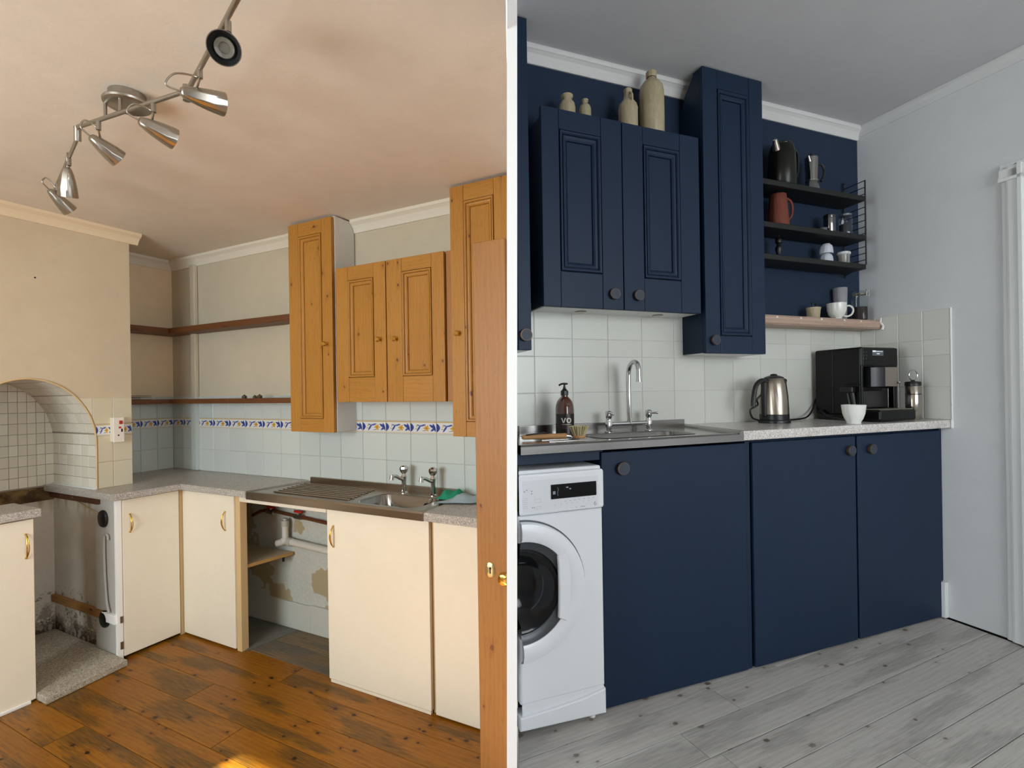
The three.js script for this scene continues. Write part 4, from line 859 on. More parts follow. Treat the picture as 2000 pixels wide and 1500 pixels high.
  // black string shelf
  const st = thing('R', 'wall_shelf', 'black string shelf with three boards on a wire ladder', 'shelf', [2.23, 1.65, -1.79]);
  for (const v of [2.030, 1.836, 1.690]) part(st, 'shelf_board', B(1.88, v - 0.026, -1.850, 2.566, v, -1.728, 0.004), M.blackWood);
  const lad = sub(st, 'wire_ladder');
  part(lad, 'post', J(rod([2.585, 1.652, -1.853], [2.585, 2.140, -1.853], 0.004), ball(0.006, [2.585, 2.140, -1.850]), ball(0.006, [2.585, 1.652, -1.850])), M.blackMetal);
  part(lad, 'post', J(rod([2.572, 1.690, -1.733], [2.572, 2.112, -1.733], 0.0035), rod([2.572, 1.692, -1.733], [2.585, 1.660, -1.852], 0.0032, 0.0032, 8)), M.blackMetal);
  for (let k = 0; k < 13; k++) part(lad, 'rung', rod([2.574, 1.715 + k * 0.033, -1.733], [2.584, 1.715 + k * 0.033, -1.853], 0.0022, 0.0022, 8), M.blackMetal);
}
{
  // washing machine, its left side against the slanting partition
  const t = thing('R', 'washing_machine', 'white front loading washing machine with a dark display and round glass door', 'washing machine', [0.80, 0, -1.65]);
  const u0 = 0.578, u1 = 0.878, lu = (w) => cutR(w) + 0.018, cu = 0.580, cvv = 0.456;
  M.machine = mat({ color: 0xe8ebef, roughness: 0.3 });
  const block = (a, b, w0, w1, right, bevel) => prism([[lu(w0), w0], [right, w0], [right, w1], [lu(w1), w1]], a, b, bevel);
  part(t, 'body', block(0.102, 0.690, -1.84, -1.540, u1, 0), M.machine);
  const face = new THREE.Shape(); face.moveTo(u0, 0.102); face.lineTo(u1, 0.102); face.lineTo(u1, 0.690); face.lineTo(u0, 0.690); face.lineTo(u0, cvv + 0.150);
  for (let k = 0; k <= 24; k++) { const a = Math.PI / 2 - Math.PI * k / 24; face.lineTo(cu + 0.150 * Math.cos(a), cvv + 0.150 * Math.sin(a)); }
  face.lineTo(u0, 0.102);
  part(t, 'front_panel', plateUV(face, -1.5395, -1.470, 0.004), M.machine);
  part(t, 'control_panel', block(0.6925, 0.822, -1.84, -1.462, u1, 0.008), M.machine);
  part(t, 'top', block(0.815, 0.832, -1.842, -1.474, u1 - 0.004, 0.005), M.machine);
  part(t, 'plinth', plain(new THREE.ExtrudeGeometry(new THREE.Shape([[u0, 0.026], [u1 - 0.002, 0.014], [u1 - 0.002, 0.088], [0.80, 0.074], [0.70, 0.066], [u0, 0.060]].map(([a, b]) => new THREE.Vector2(a, b))), { depth: 0.05, bevelEnabled: true, bevelSize: 0.004, bevelThickness: 0.004, bevelSegments: 2 }).translate(0, 0, -1.520)), M.machine);
  part(t, 'skirt', block(0.058, 0.104, -1.84, -1.476, u1 - 0.001, 0.002), M.machine);
  part(t, 'foot', rod([0.835, 0.0, -1.485], [0.835, 0.018, -1.485], 0.012, 0.010), M.white);
  const disp = part(t, 'display', shiftUv(B(0.687, 0.737, -1.4625, 0.851, 0.783, -1.4600, 0.001), 0, 0), M.blackGloss);
  part(disp, 'display_icon', J(B(0.693, 0.752, -1.4598, 0.702, 0.762, -1.4596, 0), B(0.740, 0.769, -1.4598, 0.748, 0.773, -1.4596, 0), B(0.752, 0.764, -1.4598, 0.758, 0.768, -1.4596, 0), tube([[0.709, 0.774, -1.4597], [0.712, 0.766, -1.4597], [0.709, 0.756, -1.4597], [0.711, 0.746, -1.4597]], 0.0007, 12, 5)), mat({ color: 0x8f979c, roughness: 0.5 }));
  // printed symbols and the small 6 on the panel
  const cv = document.createElement('canvas'); cv.width = 1024; cv.height = 440;
  const g = cv.getContext('2d'); g.fillStyle = '#dfe2e6'; g.fillRect(0, 0, 1024, 440);
  const X = (u) => (u - u0) / (u1 - u0) * 1024, Y = (v) => (0.818 - v) / 0.122 * 440;
  g.fillStyle = '#70757b'; g.strokeStyle = '#a9adb2'; g.lineWidth = 2;
  for (const [u, v] of [[0.596, 0.768], [0.604, 0.772], [0.621, 0.768], [0.621, 0.760], [0.623, 0.716], [0.629, 0.716]]) { g.beginPath(); g.arc(X(u), Y(v), 6, 0, 7); g.fill(); }
  for (const [u, v, a, b] of [[0.585, 0.748, 0.02, 0.007], [0.630, 0.742, 0.022, 0.011], [0.585, 0.735, 0.02, 0.006], [0.636, 0.718, 0.016, 0.007], [0.585, 0.722, 0.02, 0.006]]) g.strokeRect(X(u), Y(v), X(u0 + a), b / 0.122 * 440);
  for (let k = 0; k < 7; k++) { g.fillStyle = '#9da2a8'; g.fillRect(X(0.735 + 0.017 * k), Y(0.727 + 0.0006 * k), 22, 5); g.fillRect(X(0.700 + 0.02 * k), Y(0.718 + 0.0006 * k), 14, 4); }
  g.fillStyle = '#7b8086'; for (const [u, l] of [[0.738, 36], [0.757, 10], [0.764, 10], [0.774, 22], [0.792, 60]]) g.fillRect(X(u), Y(0.703 + (u - 0.738) * 0.03), l, 7);
  g.font = '64px sans-serif'; g.fillStyle = '#6b7075'; g.fillText('6', X(0.842), Y(0.703));
  const ct = new THREE.CanvasTexture(cv); ct.colorSpace = THREE.SRGBColorSpace;
  const printGeo = keepUv(new THREE.PlaneGeometry(u1 - u0 - 0.030, 0.098).translate((u0 + u1) / 2 - 0.004, 0.752, -1.4618));
  { const a = printGeo.attributes.uv, q = printGeo.attributes.position; for (let i = 0; i < a.count; i++) a.setXY(i, (q.getX(i) - u0) / (u1 - u0), 1 - (0.818 - q.getY(i)) / 0.122); }
  part(t, 'printed_symbols', printGeo, mat({ map: ct, roughness: 0.3 }));
  // porthole door (the half right of the partition)
  const half = (pts, seg = 40) => keepUv(toCreasedNormals(new THREE.LatheGeometry(pts.map(([r, y]) => new THREE.Vector2(r, y)), seg, 0, Math.PI), 0.7)).rotateX(Math.PI / 2).scale(1.02, 1, 1).translate(cu, cvv, -1.470);
  const door = sub(t, 'porthole_door');
  part(door, 'door_ring', half([[0.218, 0.0], [0.218, 0.012], [0.214, 0.020], [0.195, 0.026], [0.172, 0.026], [0.160, 0.020], [0.158, 0.006]]), M.machine);
  part(door, 'seam', half([[0.2235, 0.0], [0.2235, 0.0016], [0.218, 0.002]]), mat({ color: 0x55585c, roughness: 0.6 }), 'dark seam round the door');
  part(door, 'inner_ring', half([[0.159, 0.018], [0.152, 0.012], [0.140, 0.006], [0.132, 0.004]]), mat({ color: 0x4b4f53, roughness: 0.35, metalness: 0.3 }));
  part(door, 'glass', half([[0.134, 0.004], [0.126, 0.010], [0.112, 0.004], [0.090, -0.025], [0.06, -0.045], [0, -0.052]]), phys({ color: 0x161719, roughness: 0.12, specularIntensity: 0.6 }), 'dark bulging glass');
  part(door, 'drum_rib', tube([[0.590, 0.535, -1.503], [0.640, 0.530, -1.498], [0.668, 0.485, -1.496], [0.662, 0.42, -1.496], [0.615, 0.37, -1.500]], 0.0022, 24, 8), mat({ color: 0x3a3d40, roughness: 0.3 }));
  // flat grip that cuts the glass on its right
  const grip = new THREE.Shape(); grip.moveTo(0.700, 0.365); grip.quadraticCurveTo(0.706, 0.465, 0.700, 0.560); grip.lineTo(0.727, 0.572); grip.quadraticCurveTo(0.762, 0.465, 0.727, 0.350); grip.lineTo(0.700, 0.365);
  part(door, 'grip', plateUV(grip, -1.456, -1.442, 0.003), M.machine, 'white door grip');
}
{
  // sink with mixer
  const s = thing('R', 'sink', 'bright stainless steel sink top with a shallow bowl, under the tall mixer tap', 'sink', [1.05, 0.88, -1.66]);
  const L0 = (w) => cutR(w) + 0.02, bowl = [0.93, -1.745, 1.36, -1.545];
  const sh = new THREE.Shape([[L0(-1.845), -1.845], [1.535, -1.845], [1.462, -1.472], [L0(-1.472), -1.472]].map(([u, w]) => new THREE.Vector2(u, -w)));
  sh.holes.push(new THREE.Path(rrect(...bowl, 0.06, 6).map(([u, w]) => new THREE.Vector2(u, -w))));
  part(s, 'top', plain(new THREE.ExtrudeGeometry(sh, { depth: 0.003, bevelEnabled: false }).rotateX(-Math.PI / 2).translate(0, 0.907, 0)), M.steel);
  const ring = (k, v, r) => rrect(bowl[0] + k, bowl[1] + k, bowl[2] - k, bowl[3] - k, Math.max(r, 0.012), 6).map(([u, w]) => [u, v, w]);
  part(s, 'bowl', keepUv(toCreasedNormals(loft([ring(-0.004, 0.9115, 0.062), ring(0.0, 0.911, 0.06), ring(0.005, 0.907, 0.058), ring(0.012, 0.83, 0.055), ring(0.03, 0.782, 0.04), ring(0.08, 0.778, 0.02)], { capLast: true }), 0.9)), M.steel);
  part(s, 'upstand', B(0.735, 0.907, -1.862, 1.533, 0.946, -1.846, 0.002), M.steel);
  part(s, 'front_edge', plain(loft([L0(-1.47), 1.478].map((u) => [[0.909, -1.474], [0.9145, -1.468], [0.914, -1.460], [0.908, -1.454], [0.884, -1.454], [0.884, -1.474]].map(([v, w]) => [u, v, w])), { capLast: true })), M.steel);
  part(s, 'side_edge', plain(loft([[1.551, -1.862], [1.4785, -1.455]].map(([u, w]) => [[-0.022, 0.908], [-0.019, 0.917], [-0.008, 0.924], [-0.001, 0.924], [-0.001, 0.884], [-0.022, 0.884]].map(([d, v]) => [u + d, v, w])), { capFirst: true, capLast: true })), M.steel);
  for (let k = 0; k < 5; k++) part(s, 'drainer_rib', B(0.72, 0.909, -1.80 + k * 0.062, 0.90, 0.913, -1.788 + k * 0.062, 0.002), M.steel);

  const m = thing('R', 'mixer_tap', 'chrome bridge mixer tap with a tall swan neck spout', 'tap', [1.20, 0.91, -1.79]);
  part(m, 'spout', J(tube([[1.206, 0.942, -1.79], [1.203, 1.03, -1.79], [1.2035, 1.13, -1.79], [1.203, 1.158, -1.787], [1.201, 1.180, -1.774], [1.199, 1.192, -1.754], [1.197, 1.194, -1.738], [1.194, 1.186, -1.716], [1.192, 1.168, -1.704], [1.192, 1.140, -1.702], [1.192, 1.116, -1.702]], 0.0098, 64, 16), rod([1.192, 1.122, -1.702], [1.192, 1.112, -1.702], 0.0112, 0.0112, 18)), M.chrome);
  part(m, 'bridge', rod([1.112, 0.942, -1.79], [1.296, 0.942, -1.79], 0.0095, 0.0095, 18), M.chrome);
  for (const u of [1.106, 1.300]) {
    const v = part(m, 'valve', lathe([[0, 0.908], [0.018, 0.908], [0.018, 0.912], [0.0105, 0.916], [0.0105, 0.930], [0.014, 0.934], [0.0145, 0.950], [0.0115, 0.956], [0.0115, 0.968], [0.0135, 0.972], [0.0135, 0.992], [0.010, 0.996], [0, 0.997]], [u, 0, -1.79], 24), M.chrome);
    part(v, 'lever', J(rod([u, 0.982, -1.79], [u + (u > 1.2 ? 0.026 : 0.006), 0.984, -1.768], 0.0042, 0.0038, 10), ball(0.006, [u + (u > 1.2 ? 0.026 : 0.006), 0.984, -1.768])), M.chrome);
  }
}
// ================================================================ RIGHT ROOM: loose things
{
  const stone = mat({ map: texture(256, 256, (x, y) => { const v = (n1(x * 10, y * 10, 10, 10) - 0.5) * 14 + (n3(x * 90, y * 90, 90, 90) - 0.5) * 14; const s = n2(x * 60, y * 60, 60, 60) > 0.93 ? -30 : 0; return [172 + v + s, 159 + v + s, 130 + v + s]; }, { metres: [0.2, 0.2] }), roughness: 0.4 });
  const stonePale = mat({ color: 0xa49c7d, roughness: 0.5 });
  const T = 2.1205;   // top of the double wall cabinet
  const pot = (name, label, u, w, s, prof, m) => {
    const t = thing('R', name, label, 'jar', [u, T, w]);
    part(t, 'body', lathe(prof.map(([r, y]) => [r * s, y * s]), [u, T, w], 36), m);
    return t;
  };
  pot('stoneware_pot', 'small squat stoneware pot at the left on the blue double cabinet', 0.930, -1.775, 1, [[0, 0], [0.030, 0], [0.032, 0.006], [0.0325, 0.07], [0.029, 0.085], [0.020, 0.097], [0.018, 0.104], [0.0235, 0.110], [0.024, 0.117], [0.020, 0.120], [0.015, 0.117], [0.014, 0.09], [0, 0.085]], stone);
  pot('stoneware_pot', 'smallest pale stoneware pot beside the squat one on the blue cabinet', 1.010, -1.775, 1, [[0, 0], [0.022, 0], [0.024, 0.006], [0.0235, 0.080], [0.019, 0.092], [0.011, 0.100], [0.010, 0.106], [0.0135, 0.110], [0.0135, 0.116], [0.010, 0.118], [0, 0.116]], stonePale);
  const b1 = thing('R', 'stoneware_bottle', 'stoneware bottle with a slim neck beside the tallest bottle', 'bottle', [1.208, T, -1.77]);
  part(b1, 'body', lathe([[0, 0], [0.036, 0], [0.039, 0.005], [0.0395, 0.115], [0.036, 0.130], [0.026, 0.143], [0.019, 0.152], [0.0165, 0.166], [0.016, 0.178], [0.017, 0.182], [0.0175, 0.190], [0.0150, 0.195], [0.010, 0.194], [0, 0.18]], [1.208, T, -1.77], 36), stone);
  part(b1, 'handle', tube([[1.205, T + 0.172, -1.752], [1.205, T + 0.160, -1.738], [1.206, T + 0.142, -1.736], [1.207, T + 0.128, -1.738]], 0.0045, 20, 8), stone);
  part(b1, 'shoulder_ring', lathe([[0.0385, 0.112], [0.0402, 0.114], [0.0385, 0.117]], [1.208, T, -1.77], 36), stonePale);
  const b2 = thing('R', 'stoneware_bottle', 'tallest wide stoneware bottle on the blue cabinet with a short ringed neck', 'bottle', [1.325, T, -1.77]);
  part(b2, 'body', lathe([[0, 0], [0.047, 0], [0.0505, 0.006], [0.0515, 0.10], [0.0505, 0.205], [0.046, 0.228], [0.034, 0.245], [0.0225, 0.254], [0.0195, 0.260], [0.0195, 0.266]], [1.325, T, -1.77], 40), stone);
  part(b2, 'neck', lathe([[0.0195, 0.264], [0.0215, 0.268], [0.0225, 0.280], [0.0220, 0.288], [0.0180, 0.292], [0.012, 0.291], [0, 0.28]], [1.325, T, -1.77], 32), stone);
  part(b2, 'neck_ring', lathe([[0.0195, 0.2615], [0.0212, 0.264], [0.0195, 0.2665]], [1.325, T, -1.77], 32), mat({ color: 0x4a3626, roughness: 0.6 }), 'dark wire ring');

  // string shelf, top board
  const S1 = 2.0305, S2 = 1.8365, S3 = 1.6905;
  const olive = phys({ color: 0x15160f, roughness: 0.34, specularIntensity: 0.7 });
  const k = thing('R', 'coffee_pot', 'large dark olive coffee pot with a black handle on the top shelf', 'pot', [2.075, S1, -1.785]);
  part(k, 'body', lathe([[0, 0], [0.056, 0], [0.060, 0.006], [0.0605, 0.09], [0.058, 0.15], [0.052, 0.185], [0.046, 0.196], [0, 0.20]], [2.075, S1, -1.785], 40), olive);
  part(k, 'lid', lathe([[0, 0.218], [0.012, 0.217], [0.014, 0.212], [0.010, 0.205], [0.044, 0.203], [0.048, 0.197], [0.047, 0.194], [0, 0.194]], [2.075, S1, -1.785], 32), olive);
  part(k, 'handle', tube([[2.122, S1 + 0.185, -1.775], [2.150, S1 + 0.178, -1.770], [2.158, S1 + 0.13, -1.768], [2.150, S1 + 0.06, -1.770], [2.128, S1 + 0.045, -1.775]], 0.0055, 32, 10), M.blackPlastic);
  part(k, 'spout', loftCone([2.025, S1 + 0.165, -1.77], [1.998, S1 + 0.200, -1.755], 0.018, 0.010), M.nickel, 'bright spout');
  const mk = thing('R', 'moka_pot', 'steel moka pot with a black handle next to the dark olive pot', 'pot', [2.268, S1, -1.785]);
  part(mk, 'base', lathe([[0, 0], [0.034, 0], [0.036, 0.004], [0.031, 0.030], [0.027, 0.044], [0.0265, 0.050], [0, 0.05]], [2.268, S1, -1.785], 10, 0.2), M.steel);
  part(mk, 'collar', lathe([[0.0265, 0.049], [0.0285, 0.051], [0.0285, 0.058], [0.0265, 0.060]], [2.268, S1, -1.785], 36), M.nickel);
  part(mk, 'jug', lathe([[0.026, 0.059], [0.0275, 0.10], [0.0295, 0.160], [0.030, 0.166], [0.027, 0.170], [0, 0.172]], [2.268, S1, -1.785], 36), M.steel);
  part(mk, 'lid_knob', lathe([[0, 0.19], [0.006, 0.189], [0.007, 0.182], [0.004, 0.172], [0, 0.171]], [2.268, S1, -1.785], 16), M.blackPlastic);
  part(mk, 'handle', tube([[2.296, S1 + 0.135, -1.775], [2.318, S1 + 0.135, -1.768], [2.328, S1 + 0.115, -1.765], [2.326, S1 + 0.085, -1.765], [2.312, S1 + 0.055, -1.770]], 0.0055, 28, 10), M.blackPlastic);
  part(mk, 'spout', loftCone([2.244, S1 + 0.145, -1.775], [2.230, S1 + 0.168, -1.770], 0.010, 0.006), M.steel);

  // second board
  const j = thing('R', 'terracotta_jug', 'terracotta jug with a loop handle on the middle shelf', 'jug', [2.045, S2, -1.785]);
  part(j, 'body', lathe([[0, 0], [0.046, 0], [0.0475, 0.005], [0.044, 0.06], [0.039, 0.12], [0.0365, 0.152], [0.035, 0.154], [0.0345, 0.15], [0.036, 0.02], [0, 0.015]], [2.045, S2, -1.785], 36), mat({ map: texture(128, 128, mottled([108, 52, 34], 8), { metres: [0.2, 0.2] }), roughness: 0.75 }));
  part(j, 'handle', tube([[2.078, S2 + 0.140, -1.775], [2.103, S2 + 0.128, -1.768], [2.114, S2 + 0.095, -1.766], [2.108, S2 + 0.055, -1.768], [2.086, S2 + 0.030, -1.774]], 0.006, 32, 10), mat({ color: 0x6c3422, roughness: 0.75 }));
  const sd = thing('R', 'pinch_dish', 'tiny grey dish between the jug and the steel canister on the middle shelf', 'dish', [2.330, S2, -1.775]);
  part(sd, 'bowl', lathe([[0, 0], [0.010, 0], [0.014, 0.004], [0.019, 0.022], [0.0175, 0.023], [0.012, 0.006], [0, 0.004]], [2.330, S2, -1.775], 28), mat({ color: 0x5a5a60, roughness: 0.5 }));
  part(sd, 'foot_ring', lathe([[0.008, 0], [0.0105, -0.0002], [0.010, 0.002]], [2.330, S2 + 0.0003, -1.775], 24), mat({ color: 0x4a4a50, roughness: 0.6 }));
  const sc = thing('R', 'steel_canister', 'small polished steel canister on the middle shelf', 'canister', [2.388, S2, -1.785]);
  part(sc, 'body', lathe([[0, 0], [0.025, 0], [0.0265, 0.003], [0.0265, 0.080], [0, 0.08]], [2.388, S2, -1.785], 36), mat({ color: 0x77777a, metalness: 1, roughness: 0.16 }));
  part(sc, 'lid', lathe([[0.0265, 0.0795], [0.0275, 0.081], [0.0275, 0.094], [0.025, 0.097], [0, 0.098]], [2.388, S2, -1.785], 36), mat({ color: 0x626265, metalness: 1, roughness: 0.22 }));
  const gl = phys({ color: 0xe9f0f0, roughness: 0.04, transmission: 1, thickness: 0.002, ior: 1.45 });
  const clearThin = phys({ color: 0xf2f6f6, roughness: 0.03, transmission: 1, thickness: 0, ior: 1.45 });
  const gj = thing('R', 'glass_jar', 'clear glass jar with a dark filling at the end of the middle shelf', 'jar', [2.500, S2, -1.785]);
  part(gj, 'glass', lathe([[0, 0], [0.029, 0], [0.030, 0.004], [0.030, 0.085], [0.026, 0.096], [0.026, 0.104]], [2.500, S2, -1.785], 36), clearThin);
  part(gj, 'filling', lathe([[0, 0.004], [0.0275, 0.004], [0.0275, 0.060], [0, 0.062]], [2.500, S2, -1.785], 32), mat({ color: 0x20262e, roughness: 0.8 }));
  part(gj, 'lid', lathe([[0, 0.114], [0.024, 0.114], [0.0275, 0.111], [0.0275, 0.102], [0, 0.102]], [2.500, S2, -1.785], 32), mat({ color: 0x8f9498, metalness: 0.8, roughness: 0.25 }));

  // lowest board
  const pm = thing('R', 'pepper_mill', 'dark turned wooden pepper mill on the lowest black shelf', 'mill', [2.045, S3, -1.785]);
  part(pm, 'body', lathe([[0, 0], [0.017, 0], [0.017, 0.006], [0.012, 0.014], [0.011, 0.026], [0.0155, 0.040], [0.0155, 0.052], [0.009, 0.062], [0.008, 0.068], [0, 0.068]], [2.045, S3, -1.785], 28), M.blackPlastic);
  part(pm, 'head', lathe([[0.008, 0.067], [0.0145, 0.074], [0.0155, 0.086], [0.011, 0.098], [0.006, 0.102], [0.0055, 0.110], [0, 0.113]], [2.045, S3, -1.785], 28), mat({ color: 0x14100d, roughness: 0.35 }));
  const cupM = mat({ color: 0xc6cad4, roughness: 0.3 }), cupProf = [[0, 0], [0.0155, 0], [0.017, 0.002], [0.0235, 0.006], [0.0275, 0.016], [0.0292, 0.030], [0.0300, 0.046], [0.0282, 0.046], [0.0270, 0.030], [0.0245, 0.016], [0, 0.008]];
  const upside = cupProf.map(([r, y]) => [r, 0.046 - y]);
  const cup = (v, l) => { const t = thing('R', 'espresso_cup', l, 'cup', [2.362, v, -1.785], { local: true, group: 'espresso cups stacked upside down' });
    part(t, 'bowl', lathe(upside, [0, 0, 0], 36), cupM); part(t, 'foot', lathe([[0.0165, 0.044], [0.0165, 0.0478], [0.013, 0.0478], [0.013, 0.044]], [0, 0, 0], 28), cupM); return t; };
  const c1 = cup(S3 + 0.0002, 'lower of two pale grey cups stacked upside down on the lowest black shelf');
  copy(c1, 'R', [2.362, S3 + 0.0485, -1.785], 'upper of two pale grey cups stacked upside down on the lowest black shelf');
  const lc = thing('R', 'lidded_pot', 'small grey lidded pot with a white rim right of the stacked cups', 'pot', [2.482, S3, -1.785]);
  part(lc, 'body', lathe([[0, 0], [0.024, 0], [0.026, 0.004], [0.028, 0.052], [0, 0.052]], [2.482, S3, -1.785], 36), mat({ color: 0x8d8d86, roughness: 0.3 }));
  part(lc, 'lid', lathe([[0.0275, 0.051], [0.0325, 0.055], [0.0325, 0.062], [0.029, 0.066], [0, 0.067]], [2.482, S3, -1.785], 36), mat({ color: 0xcfd0d2, roughness: 0.35 }));
  part(lc, 'clip', rod([2.474, S3 + 0.010, -1.757], [2.474, S3 + 0.05, -1.756], 0.0018, 0.0018, 8), M.chrome);

  // wooden shelf
  const S4 = 1.418;
  const tp = thing('R', 'planter_pot', 'small beige pot holding dark stubby sticks on the wooden shelf', 'pot', [2.285, S4, -1.80]);
  part(tp, 'body', lathe([[0, 0], [0.026, 0], [0.028, 0.004], [0.031, 0.042], [0.033, 0.045], [0.033, 0.053], [0.030, 0.053], [0.028, 0.01], [0, 0.008]], [2.285, S4, -1.80], 36), stone);
  part(tp, 'soil', rod([2.285, S4 + 0.038, -1.80], [2.285, S4 + 0.048, -1.80], 0.029, 0.0295, 24), M.dark);
  for (const [du, dw, h, b] of [[-0.014, 0.01, 0.026, -0.006], [0.0, 0.014, 0.02, 0.001], [0.013, 0.008, 0.022, 0.004], [0.006, -0.010, 0.026, 0.002]]) part(tp, 'stick', J(rod([2.285 + du, S4 + 0.044, -1.80 + dw], [2.285 + du + b, S4 + 0.046 + h, -1.80 + dw], 0.0038, 0.0032, 8), ball(0.005, [2.285 + du + b, S4 + 0.046 + h, -1.80 + dw])), M.blackPlastic);
  const porcelain = mat({ color: 0xdcdcd4, roughness: 0.2 });
  const tc = thing('R', 'teacup', 'wide white teacup with a round handle on the wooden shelf', 'cup', [2.428, S4, -1.785]);
  part(tc, 'bowl', lathe([[0, 0.004], [0.018, 0.004], [0.019, 0.0], [0.0225, 0.0], [0.022, 0.006], [0.036, 0.022], [0.0425, 0.045], [0.0445, 0.078], [0.042, 0.0785], [0.040, 0.045], [0.034, 0.025], [0, 0.010]], [2.428, S4, -1.785], 44), porcelain);
  part(tc, 'handle', tube([[2.466, S4 + 0.062, -1.772], [2.490, S4 + 0.066, -1.762], [2.505, S4 + 0.050, -1.756], [2.500, S4 + 0.026, -1.758], [2.480, S4 + 0.014, -1.766], [2.456, S4 + 0.018, -1.776]], 0.0045, 36, 10), porcelain);
  const tm = thing('R', 'tumbler', 'tall pale grey tumbler behind the white teacup', 'cup', [2.512, S4, -1.827]);
  part(tm, 'body', lathe([[0, 0], [0.026, 0], [0.028, 0.004], [0.0325, 0.166], [0.0315, 0.168], [0.030, 0.165], [0.026, 0.01], [0, 0.006]], [2.512, S4, -1.827], 36), mat({ color: 0x8f8d90, roughness: 0.55 }));
  part(tm, 'inner_glaze', lathe([[0.0302, 0.163], [0.0288, 0.12], [0, 0.118]], [2.512, S4, -1.827], 32), mat({ color: 0x8f8e92, roughness: 0.4 }));
  const cj = thing('R', 'coffee_jar', 'clip top glass jar half filled with dark coffee at the shelf end', 'jar', [2.603, S4, -1.79]);
  part(cj, 'glass', lathe([[0, 0], [0.033, 0], [0.036, 0.004], [0.0365, 0.105], [0.032, 0.122], [0.031, 0.132]], [2.603, S4, -1.79], 40), clearThin);
  part(cj, 'coffee', lathe([[0, 0.004], [0.0335, 0.004], [0.0335, 0.068], [0, 0.072]], [2.603, S4, -1.79], 32), mat({ color: 0x22120c, roughness: 0.7 }));
  part(cj, 'lid', lathe([[0, 0.152], [0.022, 0.152], [0.0325, 0.146], [0.034, 0.140], [0.033, 0.134], [0, 0.134]], [2.603, S4, -1.79], 32), clearThin);
  part(cj, 'wire_clip', J(tube([[2.57, S4 + 0.131, -1.765], [2.603, S4 + 0.131, -1.7555], [2.636, S4 + 0.131, -1.768]], 0.002, 20, 8), tube([[2.600, S4 + 0.120, -1.752], [2.600, S4 + 0.150, -1.752], [2.612, S4 + 0.156, -1.765], [2.624, S4 + 0.150, -1.757], [2.624, S4 + 0.120, -1.757]], 0.002, 28, 8)), M.nickel);
  part(cj, 'gasket', lathe([[0.0335, 0.131], [0.0355, 0.133], [0.0335, 0.136]], [2.603, S4, -1.79], 32), mat({ color: 0x7a7054, roughness: 0.6 }));
}
function loftCone(a, b, r0, r1) { return rod(a, b, r0, r1, 18); }
